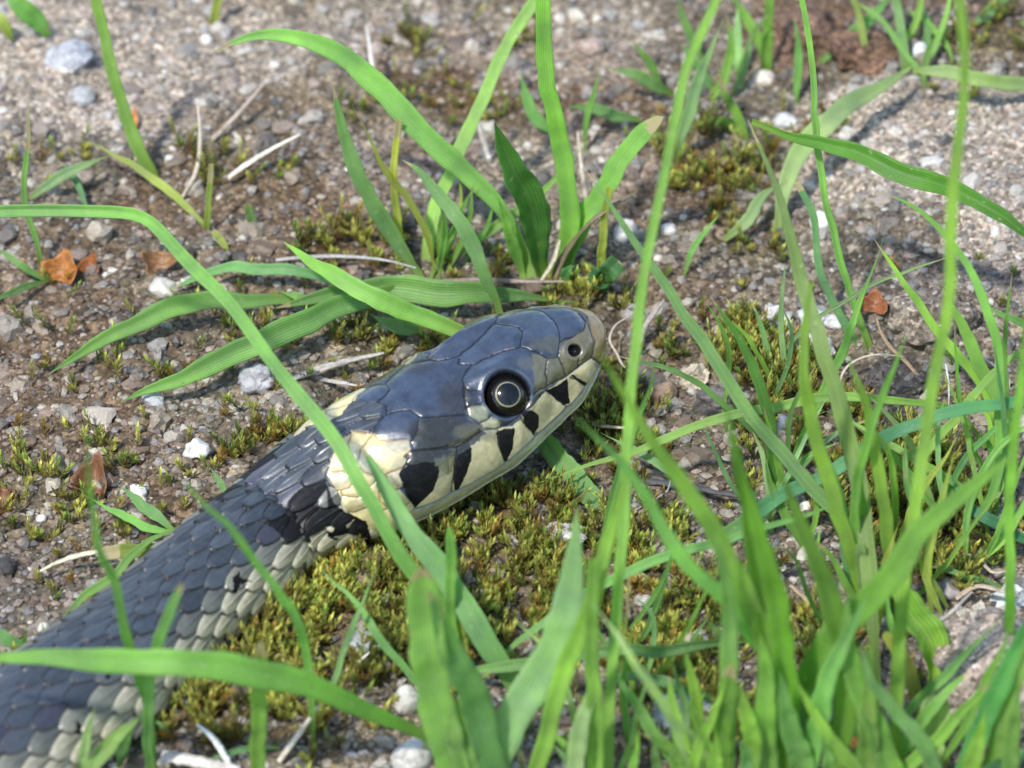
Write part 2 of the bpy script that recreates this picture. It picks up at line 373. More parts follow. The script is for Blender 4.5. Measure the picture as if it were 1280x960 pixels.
# ---------------------------------------------------------------- moss (uncountable shoots)
def build_moss(n, seed):
    rg = np.random.default_rng(seed)
    px = -60 + 1420*rg.random(n*14); py = -20 + 1020*rg.random(n*14)
    clump = 0.5+fbm(px/18, py/14, 77, 2)
    pr = np.maximum(blobmask(px, py, MOSS), 0.06*(clump > .68)*sstep(300, 400, py))*np.clip(clump*2.6-1.0, 0, 1.2)*(0.5+0.5*sstep(130, 330, py))
    keep = rg.random(len(px)) < pr**1.2
    px, py = px[keep][:n], py[keep][:n]; n = len(px)
    P = np.array([at(a, b, 0) for a, b in zip(px, py)]); P[:, 2] = gz(P[:, 0], P[:, 1]) - 0.02
    big = fbm(px/50, py/40, 91, 2)
    Hh = (0.12 + 0.24*rg.random(n)**1.5)*(1+0.9*np.clip(big, -.4, .5))
    ang = rg.random(n)*6.283; lean = 0.15+0.75*rg.random(n)
    dirs = np.stack([np.cos(ang)*lean, np.sin(ang)*lean, np.ones(n)], -1); dirs /= np.linalg.norm(dirs, axis=1)[:, None]
    K = 17; V = []; C = []
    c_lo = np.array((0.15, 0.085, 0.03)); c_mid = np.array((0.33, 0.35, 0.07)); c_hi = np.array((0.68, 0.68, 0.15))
    tone = np.clip(0.5+1.2*fbm(px/60, py/50, 97, 2)+0.5*(rg.random(n)-0.5), 0, 1)[:, None]
    vary = np.where(rg.random((n, 1)) < 0.12, np.array([[0.75, 0.5, 0.45]]), np.where(rg.random((n, 1)) < .3, np.array([[0.6, 0.8, 0.7]]), 1.0))*(0.75+0.5*np.clip(0.5+fbm(px/25, py/20, 131, 2), 0, 1))[:, None]
    for k in range(K):
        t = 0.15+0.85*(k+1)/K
        a = k*2.4 + rg.random(n)
        side = np.stack([np.cos(a), np.sin(a), 0.2*np.ones(n)], -1)
        ldir = side*(0.95-0.55*t) + dirs*(0.55+0.5*t); ldir /= np.linalg.norm(ldir, axis=1)[:, None]
        wd = np.cross(ldir, dirs); wd /= (np.linalg.norm(wd, axis=1)[:, None]+1e-6)
        ln = (0.07+0.065*rg.random(n))*(1.15-0.35*t); wdt = ln*0.14
        bpt = P + dirs*(Hh*t)[:, None]*1.0
        V.append(np.stack([bpt, bpt+ldir*(ln*.45)[:, None]+wd*wdt[:, None], bpt+ldir*ln[:, None], bpt+ldir*(ln*.45)[:, None]-wd*wdt[:, None]], 1))
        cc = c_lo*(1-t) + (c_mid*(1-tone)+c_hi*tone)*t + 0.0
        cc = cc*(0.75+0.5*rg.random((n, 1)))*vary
        C.append(np.repeat(cc[:, None, :], 4, 1))
    # stem
    s1 = np.cross(dirs, np.tile(CF, (n, 1))); s1 /= np.linalg.norm(s1, axis=1)[:, None]; s1 *= 0.006
    V.append(np.stack([P-s1, P+s1, P+dirs*Hh[:, None]+s1*.4, P+dirs*Hh[:, None]-s1*.4], 1))
    C.append(np.repeat(np.tile(np.array((0.14, 0.09, 0.02)), (n, 1))[:, None, :], 4, 1))
    V = np.concatenate(V).reshape(-1, 3); C = np.concatenate(C).reshape(-1, 3)
    return V, np.arange(len(V)).reshape(-1, 4), C
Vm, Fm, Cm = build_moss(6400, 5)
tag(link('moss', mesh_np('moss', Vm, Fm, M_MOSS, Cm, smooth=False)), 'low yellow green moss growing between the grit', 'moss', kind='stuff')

# ================================================================ SNAKE
def contour(pts, n=400):
    p = np.array(pts, float)
    d = np.r_[0, np.cumsum(np.hypot(*np.diff(p, axis=0).T))]
    q = hermite(d, p, np.linspace(0, d[-1], n)); q[:, 0] = np.maximum(q[:, 0], 0)
    d = np.r_[0, np.cumsum(np.hypot(*np.diff(q, axis=0).T))]; s = np.linspace(0, d[-1], n)
    return np.stack([np.interp(s, d, q[:, 0]), np.interp(s, d, q[:, 1])], -1)
th = np.linspace(0, math.pi, 60)
CON = [contour([(np.sin(a)**0.92, np.sign(np.cos(a))*abs(np.cos(a))**0.95 if a < 1.57 else -abs(np.cos(a))**0.72*0.93) for a in th]),
       contour([(0,1),(.35,.975),(.62,.83),(.76,.58),(.84,.25),(.93,-.12),(1,-.42),(.95,-.66),(.77,-.85),(.4,-.97),(0,-1)]),
       contour([(0,1),(.4,.93),(.68,.72),(.84,.38),(.94,0),(.99,-.35),(.9,-.65),(.65,-.85),(.3,-.95),(0,-1)]),
       contour([(0,1),(.42,.93),(.74,.66),(.92,.27),(1,-.10),(.98,-.42),(.86,-.70),(.6,-.88),(.3,-.97),(0,-1)])]
# T, B pixel pairs, width ratio, weights (body, eye, snout, jaw), shear allowed, centre height (None: lies on ground)
ST = [((742,407),(744,449),1.15,(0,0,1,0),0.6,1.13),
      ((739,400),(743,456),1.15,(0,0,1,0),1,1.125),
      ((735,394),(740,466),1.18,(0,0,1,0),1,1.12),
      ((723,388),(732,484),1.2,(0,0,1,0),1,1.10),
      ((705,384),(720,505),1.22,(0,.4,.6,0),.7,1.07),
      ((672,385.5),(697,529),1.24,(0,.9,.1,0),.5,1.03),
      ((641,389.5),(672,552),1.27,(0,1,0,0),.3,.99),
      ((610,397),(645,576),1.30,(0,.7,0,.3),.2,.95),
      ((580,409),(618,597),1.32,(0,.2,0,.8),.1,.91),
      ((550,427),(585,617),1.32,(0,0,0,1),0,.87),
      ((515,450),(552,637),1.30,(.1,0,0,.9),0,.83),
      ((475,474),(514,656),1.24,(.4,0,0,.6),0,.78),
      ((440,494),(478,670),1.18,(.7,0,0,.3),0,.70),
      ((415,510),(448,680),1.12,(1,0,0,0),0,.63),
      ((390,532),(420,689),1.10,(1,0,0,0),0,.56),
      ((357,557),(396,700),1.10,(1,0,0,0),0,.505),
      ((320,588),(362,727),1.10,(1,0,0,0),0,None),
      ((280,618),(335,757),1.10,(1,0,0,0),0,None),
      ((240,650),(300,786),1.10,(1,0,0,0),0,None),
      ((200,683),(268,815),1.12,(1,0,0,0),0,None),
      ((160,718),(238,845),1.12,(1,0,0,0),0,None),
      ((120,750),(212,872),1.14,(1,0,0,0),0,None),
      ((80,777),(182,903),1.14,(1,0,0,0),0,None),
      ((40,806),(150,932),1.14,(1,0,0,0),0,None),
      ((0,834),(110,962),1.14,(1,0,0,0),0,None),
      ((-50,868),(60,1000),1.14,(1,0,0,0),0,None),
      ((-110,905),(0,1045),1.14,(1,0,0,0),0,None),
      ((-180,945),(-75,1090),1.14,(1,0,0,0),0,None)]
nS = len(ST)
Tq = np.array([s[0] for s in ST], float); Bq = np.array([s[1] for s in ST], float)
RR = np.array([s[2] for s in ST]); WW = np.array([s[3] for s in ST], float); SHA = np.array([s[4] for s in ST], float)
HZ = np.hypot(*(Tq-Bq).T)/122/2*0.87; SH = np.zeros(nS); MID = (Tq+Bq)/2
UPZ = np.array([0, 0, 1.0])
def frames(C):
    tg = np.gradient(C, axis=0); a = -tg/np.linalg.norm(tg, axis=1)[:, None]
    lat = np.cross(a, UPZ); lat /= np.linalg.norm(lat, axis=1)[:, None]
    up = np.cross(lat, a); return a, lat, up
def smooth_arr(v, k=1):
    for _ in range(k):
        w_ = v.copy(); w_[1:-1] = 0.25*v[:-2]+0.5*v[1:-1]+0.25*v[2:]; v = w_
    return v
for it in range(60):
    zc = np.array([s[5] if s[5] is not None else HZ[i]*0.93-0.06 for i, s in enumerate(ST)])
    C = np.array([at(MID[i, 0], MID[i, 1], zc[i]) for i in range(nS)])
    a, lat, up = frames(C)
    for i in range(nS):
        cc = sum(WW[i, k]*CON[k] for k in range(4)); cc = np.concatenate([cc, cc[::-1]*[-1, 1]])
        P = C[i] + HZ[i]*(RR[i]*cc[:, :1]*lat[i] + cc[:, 1:]*(up[i]+SH[i]*a[i]))
        q = proj(P); m = (Tq[i]-Bq[i])
        if i > 7:
            SH[i] = {8: .45, 9: .33, 10: .22, 11: .12, 12: .05}.get(i, 0.0)
            ax2 = proj(C[i]+a[i]*0.1)-proj(C[i]); ax2 /= np.hypot(*ax2); m2 = np.array([ax2[1], -ax2[0]]); m = m2*np.sign(m2 @ m)*abs(m @ m2)
        ln = np.hypot(*m); m = m/ln
        d = q @ m; Pt, Pb = q[d.argmax()], q[d.argmin()]
        HZ[i] *= (ln/((Pt-Pb) @ m))**0.6
        res = (Tq[i]+Bq[i])/2-(Pt+Pb)/2
        if i > 7: res = m*(res @ m)
        MID[i] += 0.6*res
        if i <= 7:
            a2 = proj(C[i]+a[i]*0.1)-proj(C[i]); al = np.hypot(*a2)*10; a2 = a2/np.hypot(*a2)
            r2 = ((Pt-Pb)-(Tq[i]-Bq[i])) @ a2
            SH[i] = np.clip(SH[i] - 0.4*SHA[i]*r2/(al*2*HZ[i]), -0.9, 0.9)
HZ = smooth_arr(HZ, 0)
# spine continues outside the frame and tapers to the tail
dirn = C[-1]-C[-2]; dirn /= np.linalg.norm(dirn); ang = math.atan2(dirn[1], dirn[0])
ext = []; p = C[-1].copy(); Ltail = 46; step = 1.5; k = int(Ltail/step)
for i in range(k):
    ang -= (0.13 if i < 12 else 0.02); p = p + step*np.array([math.cos(ang), math.sin(ang), 0])
    f = (i+1)/k; hz = HZ[-1]*(1-f**1.4)+0.04; ext.append((np.array([p[0], p[1], hz*0.93-0.03]), hz))
Cs = np.concatenate([C, [e[0] for e in ext]]); HZs = np.r_[HZ, [e[1] for e in ext]]
RRs = np.r_[RR, [1.14]*k]; SHs = np.r_[SH, [0]*k]; WWs = np.concatenate([WW, np.tile([1, 0, 0, 0], (k, 1))])
arc = np.r_[0, np.cumsum(np.linalg.norm(np.diff(Cs, axis=0), axis=1))]
s_neck = arc[13]; s_vis = arc[26]
ss = np.concatenate([np.arange(0, s_neck, 0.0072), np.arange(s_neck, s_vis, 0.0105), s_vis + (arc[-1]-s_vis)*np.linspace(0, 1, 170)**1.15])
ss = np.unique(np.round(ss, 6))
Cd = hermite(arc, Cs, ss); Hd = hermite(arc, HZs, ss); Rd = np.interp(ss, arc, RRs); Sd = hermite(arc, SHs, ss)
Wd = np.stack([np.interp(ss, arc, WWs[:, j]) for j in range(4)], -1)
ad, latd, upd = frames(Cd)
ad = smooth_arr(ad, 30); ad /= np.linalg.norm(ad, axis=1)[:, None]
latd = np.cross(ad, UPZ); latd /= np.linalg.norm(latd, axis=1)[:, None]; upd = np.cross(latd, ad)
# rounded snout cap
ncap = 26; fr = np.linspace(1, 0, ncap+1)[:-1]
cap = np.arange(ncap, 0, -1)/ncap
capx = 0.028*np.sin(cap*math.pi/2); caps = np.cos(cap*math.pi/2); caps[0] = 0.004
Cd = np.concatenate([Cd[0]+ad[0]*capx[:, None], Cd]); Hd = np.r_[Hd[0]*caps, Hd]; Rd = np.r_[[Rd[0]]*ncap, Rd]; Sd = np.r_[[Sd[0]]*ncap, Sd]
Wd = np.concatenate([np.tile(Wd[0], (ncap, 1)), Wd]); ad = np.concatenate([np.tile(ad[0], (ncap, 1)), ad]); latd = np.concatenate([np.tile(latd[0], (ncap, 1)), latd]); upd = np.concatenate([np.tile(upd[0], (ncap, 1)), upd])
ss = np.r_[-capx, ss]
NR = len(ss); HC = 280
uh = np.concatenate([np.linspace(0, 0.40, 251)[:-1], np.linspace(0.40, 0.5, HC-250+1)])
con = np.stack([np.stack([np.interp(uh*2, np.linspace(0, 1, 400), c_[:, j]) for j in range(2)], -1) for c_ in CON])   # 4,H,2
cc = np.einsum('rk,khj->rhj', Wd, con)
Uv = upd + Sd[:, None]*ad
def ringpts(sign):
    return Cd[:, None] + Hd[:, None, None]*(Rd[:, None, None]*cc[..., :1]*latd[:, None]*sign + cc[..., 1:]*Uv[:, None])
Pn = ringpts(1); Pf = ringpts(-1)
def normals(P, sg):
    du = np.gradient(P, axis=1); dv = np.gradient(P, axis=0); n = np.cross(du, dv)*sg
    return n/(np.linalg.norm(n, axis=-1, keepdims=True)+1e-9)
Nn = normals(Pn, 1)
outw = Pn - Cd[:, None]; sg = np.sign(np.median(np.sum(Nn*outw, -1))); Nn = Nn*sg
Nf = normals(Pf, -sg)
Nn[:, 0] = Nf[:, 0] = upd; Nn[:, -1] = Nf[:, -1] = -upd
qq = proj(Pn); QX, QY = qq[..., 0], qq[..., 1]
view = CP - Pn; view /= np.linalg.norm(view, axis=-1, keepdims=True)
FAC = np.sum(Nn*view, -1); FM = sstep(0.0, 0.08, FAC)

# ---- head shields: suture lines and markings on one flank, mirrored to the other
GR = [[(563,455),(585,456)],[(651,434),(632,439),(613,446),(590,457),(580,469),(578.6,478),(583,487),(597,489)],
      [(646,411),(653,415),(651,434),(662,438),(673,441),(684,449),(697,446)],
      [(692,400),(697,411),(700,421),(699,432),(697,446)],[(726,394),(732,403),(729,414),(715,422),(704,425),(699,430)],
      [(730,388),(733,394),(734.4,405),(739,418),(742.4,427),(741.5,438),(739,446)],[(697,446),(702,456),(707,470),(722,457.6),(739,447)],[(722,448),(722,457)],
      [(684,449),(681,466),(684,476),(682,484),(694.6,476),(708,469)],[(666,493),(674,487),(682,484)],
      [(580,478),(578,490),(580.4,501),(584,509),(602,505)],[(584,510),(586.6,520.5),(598,529.4),(613,521)],[(601,530),(604,535),(620,537)],
      [(580,478),(580,493),(583,517)],[(583,518),(560,520),(527,523),(512,513),(497,515),(483,518),(482,503),(490,493),(523,482),(545,468),(563,455)],
      [(483,493),(480,485)],[(583,518),(602,533),(597,541),(583,550),(567,557),(541,561),(517,563),(513,553),(518,545),(523,535),(523,523)],
      [(483,518),(477,523),(468,532),(467,542),(475,550),(490,551),(509,549),(514,552)],[(603,537),(618,537),(630,533),(645,522),(660,510),(672,498),(682,487)],
      [(513,564),(509,575),(507,581),(500,586),(481,594),(470,594.7),(455,590),(447,579),(452,562),(466,543)],
      [(571,559),(569,575),(567,594),(564,614)],[(622,538),(623,557),(632,578)],[(650,520),(657,533),(672,543)],[(682,488),(703,503),(709,510)],[(713,471),(733,483)],
      [(739,447),(750,455)],[(513,564),(541,562),(571,559),(586,550),(603,537.5)],
      [(423,547),(441,541),(466,543)],[(441,541),(435,556),(440,570),(447,579)],[(408,605),(412,612),(423,614),(436,611),(442,604),(447,592),(447,579)],
      [(425,614),(429,621),(445,622),(458,618)],[(474,596),(472,605),(474,617),(477,628),(485,635),(504,634),(512,628)],[(442,607),(455,610),(466,606),(472,600)],
      [(458,618),(460,632),(472,640),(485,636)],[(430,640),(445,640),(460,634)],[(425,560),(430,572),(440,574)],[(415,590),(428,590),(440,585)],[(484,594),(484,604),(492,612),(506,610)]]
MOUTH = [(748,457.5),(733,483),(717,503),(700,518),(673,543),(650,564),(633,579),(615,590),(600,599),(587,606),(560,619),(545,627),(530,633),(519,636),(500,650)]
HEADPOLY = [(790,360),(790,560),(700,640),(560,680),(500,672),(472,664),(455,655),(430,648),(412,630),(406,608),(414,580),(424,550),(441,541),(466,543),(477,523),(481,505),(483,493),(470,470),(520,400),(640,340)]
def polydist(px, py, lines):
    d = np.full(px.shape, 1e9)
    for l in lines:
        for (x1, y1), (x2, y2) in zip(l[:-1], l[1:]):
            dx, dy = x2-x1, y2-y1; t = np.clip(((px-x1)*dx+(py-y1)*dy)/(dx*dx+dy*dy+1e-9), 0, 1)
            d = np.minimum(d, (px-x1-t*dx)**2+(py-y1-t*dy)**2)
    return np.sqrt(d)
Hm = np.zeros(QX.shape); COLR = np.zeros(QX.shape+(3,))
hr = np.where(ss < arc[14])[0].max()+1                     # rings that can belong to the head
# ---- body scales: overlapping keeled rows
W0 = 0.128; LS = 0.41
Cper = Hd*2*(Rd+1)*math.pi/2*0.98; Cper = np.maximum(Cper, 0.2)
Cref = np.where(ss < arc[14], np.interp(arc[14], ss, Cper), Cper)
scl = np.where(ss < s_vis, 1.0, np.clip(Cref/np.interp(s_vis, ss, Cper), .3, 1))
dist_u = uh[None, :]*2*0.5*np.ones((NR, 1))*4.05           # cm at the reference girth
kk = 0.030
Bc = (-1+np.sqrt(1+4*kk*dist_u/W0))/(2*kk)                 # row coordinate
gmask = ss > arc[9]
def scale_field(i0, i1):
    A = (ss[i0:i1, None]-arc[13])/np.clip(scl[i0:i1, None], .3, 2) + 0.0*Bc[i0:i1]
    A = A - 0.10*np.maximum(0, Bc[i0:i1]-4)*0.15
    b = Bc[i0:i1]; best = np.full(A.shape, -1.0); bj = np.zeros(A.shape); bi = np.zeros(A.shape); bu = np.zeros(A.shape); bv = np.zeros(A.shape); hh = np.zeros(A.shape)
    j0 = np.round(b)
    Ls = LS*1.28
    for dj in (-1, 0, 1):
        j = np.abs(j0+dj); jj = j0+dj
        off = 0.5*(np.mod(jj, 2))*LS
        rw = W0*(1+2*kk*np.clip(j, 0, 10))
        for di in (0, -1):
            i = np.floor((A-off)/LS)+di
            u = (A-off-i*LS)/Ls
            jit = (_h(i, jj, 5)-0.5)*0.07
            v = (b-jj)*rw
            uu = np.clip((u-0.42-jit*.5)/(0.58+jit), -1, 1)
            hw = rw*0.80*np.sqrt(np.clip(1-np.abs(uu)**2.3, 0, 1))
            ok = (u >= 0) & (u < 1) & (np.abs(v) < hw) & (jj < 9.6)
            vr = v/(hw+1e-6)
            lowf = np.clip((9-j)/4, 0, 1)
            e_ = np.maximum(np.abs(vr), np.abs(uu))
            h = 0.046*u + 0.012*(1-vr**2) + 0.012*vr - 0.010*sstep(.78, 1.0, e_) + 0.009*lowf*np.exp(-(v/0.011)**2)*(1-sstep(.6, .95, u)) 
            pr = u + 0.02*(1-vr**2)
            m = ok & (pr > best)
            best = np.where(m, pr, best); bj = np.where(m, jj, bj); bi = np.where(m, i, bi); bu = np.where(m, u, bu); bv = np.where(m, vr, bv); hh = np.where(m, h, hh)
    # belly plates
    vent = b >= 9.55
    i = np.floor(A/LS); u = A/LS-i
    hv = 0.03*u - 0.012*sstep(.85, 1, u)
    hh = np.where(vent, hv, hh); best = np.where(vent, u, best); bj = np.where(vent, 12, bj); bi = np.where(vent, i, bi); bu = np.where(vent, u, bu); bv = np.where(vent, 0, bv)
    gap = best < 0
    return hh, bi, bj, bu, bv, gap
i0 = np.where(ss > arc[9])[0].min()
hB, sI, sJ, sU, sV, gap = scale_field(i0, NR)
slate = np.array((0.043, 0.051, 0.064)); olive = np.array((0.105, 0.105, 0.068)); cream = np.array((0.62, 0.55, 0.39)); black = np.array((0.010, 0.010, 0.012)); greyg = np.array((0.28, 0.27, 0.20))
rnd = _h(sI, sJ, 9); aj = np.abs(sJ)
colB = slate*(0.70+0.60*rnd[..., None])
pur = (_h(sI, sJ, 19) > 0.94)[..., None]; colB = np.where(pur, colB*np.array((1.15, .95, 1.1)), colB)
w7 = sstep(2.9, 4.9, aj + 0.7*(rnd-0.5) + 0.5*sV*0)[..., None]
palec = greyg*(1-sstep(4.0, 6.0, aj)[..., None]) + cream*sstep(4.0, 6.0, aj)[..., None]
inner = (sstep(0.9, 0.3, np.abs(sV))*sstep(0.85, 0.4, sU))[..., None]
palec = palec*(1-0.5*inner*(1-sstep(8.0, 11, aj))[..., None]); colB = colB*(1-w7)+palec*w7
colB = np.where((aj > 11)[..., None], np.array((0.55, 0.50, 0.32)), colB)
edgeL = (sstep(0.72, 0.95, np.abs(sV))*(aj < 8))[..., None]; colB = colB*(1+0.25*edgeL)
colB = colB*(1-0.55*(np.maximum(sstep(0.90, 1.0, np.abs(sV)), sstep(0.93, 1.0, sU))*(aj < 11))[..., None])  # shadow line under each scale's edge, painted into the colour
colB = np.where(gap[..., None], black*1.6, colB)
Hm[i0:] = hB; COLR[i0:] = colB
Hm[:i0] = 0.02
# dark skin, and shade painted in, where one scale ends above the next
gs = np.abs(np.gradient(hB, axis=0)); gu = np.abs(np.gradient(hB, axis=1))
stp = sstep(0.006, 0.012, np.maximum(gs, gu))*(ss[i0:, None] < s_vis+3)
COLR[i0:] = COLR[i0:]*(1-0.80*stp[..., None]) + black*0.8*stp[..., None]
# small pixel-mapped marks on the flank
def jitter(px, py, a, s, seed): return px+a*fbm(px/s, py/s, seed, 3), py+a*fbm(px/s, py/s, seed+3, 3)
jx, jy = jitter(QX, QY, 7, 6, 61); jx2, jy2 = jitter(QX, QY, 3.5, 3.5, 71); jx3, jy3 = jitter(QX, QY, 5, 14, 81)
vis = FAC > 0.02
COLLAR = [(328,652),(350,640),(362,622),(392,612),(405,598),(411,612),(416,628),(430,638),(446,645),(458,650),(463,668),(440,672),(415,672),(398,664),(380,674),(345,668)]
mcol = inpoly(QX+1.5*fbm(QX/5, QY/5, 61, 2), QY, COLLAR) & vis
reg = slice(i0, int(np.where(ss > arc[17])[0].min()))
ids = (sI[:reg.stop-i0]+500).astype(np.int64)*100+(sJ[:reg.stop-i0]+20).astype(np.int64); fl = ids.ravel()
uq, inv = np.unique(fl, return_inverse=True); inv = inv.ravel(); cnt = np.bincount(inv)
mx_ = np.bincount(inv, QX[reg].ravel())/cnt; my_ = np.bincount(inv, QY[reg].ravel())/cnt
blk = inpoly(mx_, my_, COLLAR)[inv].reshape(ids.shape)
mcol[reg] = np.where(QX[reg] < 408, blk & vis[reg], mcol[reg])
fleck = (sU[:reg.stop-i0] < 0.62) & (sV[:reg.stop-i0] > 0.35) & (sV[:reg.stop-i0] < 0.80) & (rnd[:reg.stop-i0] > 0.45) & (sU[:reg.stop-i0] > 0.30)
mcol[reg] &= ~(fleck & (QY[reg] > 640))
SPOTS = [[(289,722),(299,715),(298,724),(314,726),(299,731),(294,744),(287,744),(290,729)],[(131,845),(141,832),(144,831),(135,849),(129,851)],[(93,902),(99,904),(101,917),(94,919)]]
COLR = np.where(mcol[..., None], black*(1.0+0.8*rnd.mean()), COLR)
sp_ = np.zeros(QX.shape, bool)
for s_ in SPOTS: sp_ |= inpoly(jx2, jy2, s_) & vis
COLR = np.where(sp_[..., None], black, COLR); Hm = Hm - 0.012*sp_
# cream patches sitting inside the collar
for s_ in ([(418,669),(432,664),(452,665),(452,671),(430,674)], [(404,658),(410,655),(414,659),(409,662)]):
    COLR = np.where((inpoly(jx2, jy2, s_) & vis)[..., None], cream*0.9, COLR)
# ---- head
hx, hy = QX[:hr], QY[:hr]
hw_ = inpoly(hx, hy, HEADPOLY).astype(float)
# soften membership
hw_ = np.where((uh[None, :] > 0.34) & (ss[:hr, None] < arc[12]), 1.0, hw_)
hw_ = np.where(ss[:hr, None] < arc[10], 1.0, hw_)
f_ = FM[:hr]
wx = hx+1.6*fbm(hx/7, hy/7, 33, 2); wy = hy+1.6*fbm(hx/7+40, hy/7, 34, 2)
dg = polydist(wx, wy, GR); dm = polydist(hx, hy, [MOUTH])
dg = np.where(f_ > 0.3, dg, 12.0); dm = np.where(f_ > 0.15, dm, 12.0)
gz_ = ss[:hr, None]
Hh_ = 0.013*(1-np.exp(-(dg/6.0)**2)) + 0.010*(1-np.exp(-(dg/1.0)**2))
Hh_ += -0.045*np.exp(-(dm/1.6)**2)*f_
my = np.interp(hx, [m_[0] for m_ in MOUTH[::-1]], [m_[1] for m_ in MOUTH[::-1]])
below = ((hy > my) & (hx > 500)).astype(float)
HC_ = np.zeros(hx.shape+(3,)); HC_[:] = slate*np.array((.80, .92, 1.2))
HC_ *= (1+0.5*fbm(hx/22, hy/16, 12, 4))[..., None]
def paint(poly, colr, jit=(2, 8, 1), amt=1.0, soft=None):
    global HC_
    ax_, ay_ = jitter(hx, hy, jit[0], jit[1], 200+jit[2])
    m_ = inpoly(ax_, ay_, poly)[..., None]*amt
    HC_ = HC_*(1-m_) + np.array(colr)*m_
def softpaint(cx, cy, rx, ry, colr, amt=1.0, pw=1.0):
    global HC_
    ax_, ay_ = jitter(hx, hy, 4, 10, 300)
    d_ = ((ax_-cx)/rx)**2+((ay_-cy)/ry)**2
    m_ = (amt*(1-sstep(0.4, 1.5, d_)))[..., None]; HC_ = HC_*(1-m_)+np.array(colr)*m_
CHEEK = [(418,556),(441,541),(466,541),(490,551),(509,549),(513,562),(509,575),(500,588),(500,612),(515,630),(519,640),(500,668),(470,680),(450,668),(430,652),(410,632),(404,606),(412,580)]
oliv = (0.150, 0.128, 0.062); crm = (0.57, 0.50, 0.29)
paint([(560,555),(583,549),(604,536),(640,532),(664,508),(684,486),(708,470),(739,447),(752,455),(760,470),(735,560),(640,640),(520,670),(505,640),(520,632),(545,600),(560,590)], crm, (1.0, 6, 2))
# lower jaw
belowm = (below > 0)[..., None]; HC_ = np.where(belowm, np.array((0.62, 0.57, 0.38)), HC_)
softpaint(548, 542, 40, 22, (0.030,0.031,0.024), .9); softpaint(592, 540, 26, 12, (0.10, 0.085, 0.04), .8); softpaint(572, 500, 24, 26, (0.03, 0.027, 0.022), .6); softpaint(520, 440, 30, 14, olive*.5, .4); softpaint(560, 420, 30, 16, olive*.45, .3)
softpaint(597, 516, 14, 10, (0.30, 0.30, 0.18), .8); softpaint(611, 531, 12, 9, (0.42, 0.40, 0.24), .9)
paint([(664,442),(684,448),(699,444),(708,470),(694,478),(682,486),(668,493),(666,470)], (0.135, 0.125, 0.070), (2, 8, 3), .9)
paint([(699,446),(700,436),(712,424),(731,410),(735,392),(748,392),(764,420),(756,452),(739,447),(722,458),(707,470)], oliv, (2, 8, 4), .9)
paint([(736,392),(752,396),(764,430),(754,455),(741,446),(741,428)], (0.24, 0.165, 0.065), (1.5, 8, 5), .85)
softpaint(690, 432, 28, 10, olive*.9, .6); softpaint(660, 455, 14, 8, olive, .4)
softpaint(693, 470, 8, 8, (0.12, 0.12, 0.07), .5)
# pale collar crescent behind the head
paint(CHEEK, (0.72, 0.60, 0.29), (3, 12, 6))
softpaint(500, 590, 14, 20, (0.36, 0.33, 0.27), .6); softpaint(498, 556, 16, 12, (0.34, 0.34, 0.33), .6); softpaint(424, 598, 12, 12, (0.36, 0.34, 0.34), .5); softpaint(446, 632, 14, 8, (0.25, 0.22, 0.15), .6); softpaint(450, 575, 22, 16, (0.72, 0.66, 0.44), .6)
softpaint(672, 512, 22, 12, (0.30, 0.27, 0.15), .45); softpaint(720, 480, 18, 14, (0.34, 0.28, 0.15), .5); softpaint(612, 545, 14, 8, (0.24, 0.22, 0.13), .55); softpaint(554, 600, 16, 20, (0.32, 0.32, 0.20), .7)
# black bars on the lips
for pl in ([(498,592),(505,581),(511,572),(518,566),(541,564),(566,562),(560,572),(548,584),(546,597),(540,612),(528,624),(519,632),(509,622)],
           [(566,611),(566,587),(571,562),(584,550),(588,560),(588,574),(580,594),(571,612)], [(619,541),(628,536),(642,534),(640,556),(634,572),(631.6,583),(625,563)],
           [(650,516),(662,511),(672,518),(671,533),(667,545),(657,534)], [(681,488),(694,482),(708,473),(709,488),(711,503),(704,507),(692,498)], [(712,469),(716,468),(736,481),(733,485)]):
    paint(pl, black, (1.3, 5, 7))
paint([(503,570),(513,563),(541,560),(571,557),(588,548),(600,538),(606,541),(592,556),(568,571),(545,577),(512,580)], (0.035, 0.036, 0.032), (2.5, 6, 11), .92)
paint([(541,572),(568,569),(566,590),(552,592),(546,584)], (0.10, 0.10, 0.045), (7, 4, 8), .75)
paint([(742,452),(750,454),(748,460),(741,458)], black, (1, 4, 9), .5)
# pale rim round the nostril, pit
rn = np.hypot((hx-717.5)/9.0, (hy-438)/8.4); rn = np.where(f_ > .2, rn, 9)
Hh_ += 0.007*np.exp(-((rn-1.4)/0.3)**2) - 0.085*(1-sstep(0.55, 1.05, rn))
HC_ = np.where((rn < 0.92)[..., None], black, HC_)
# eye socket and brow
ex, ey = 634.0, 493.5
re = np.hypot(hx-ex, (hy-ey)*1.03); re = np.where(f_ > .1, re, 99)
Hh_ = np.where(re < 31, Hh_*sstep(27, 31, re), Hh_)
Hh_ += -0.24*(1-sstep(21.5, 30.5, re)) + 0.010*np.exp(-((re-33)/3.0)**2)
HC_ = np.where((re < 29)[..., None], black, HC_)
Hh_ += 0.05*np.exp(-(((hx-618)*.89+(hy-464)*-.45)/32)**2-((((hx-618)*.45+(hy-464)*.89))/9)**2)*f_      # brow ridge
Hh_ -= 0.020*below*f_*sstep(0, 4, hy-my)
sut = np.exp(-(dg/1.15)**2)[..., None]*0.95
dk = black*1.5; tan_ = np.array((0.30, 0.20, 0.07)); isch = inpoly(hx, hy, CHEEK)[..., None]
HC_ = HC_*(1-sut) + np.where(isch, tan_, dk)*sut
dmm = (np.exp(-(dm/1.6)**2)*0.95*f_)[..., None]; HC_ = HC_*(1-dmm)+np.array((0.07, 0.055, 0.03))*dmm
Hm[:hr] = Hm[:hr]*(1-hw_) + Hh_*hw_
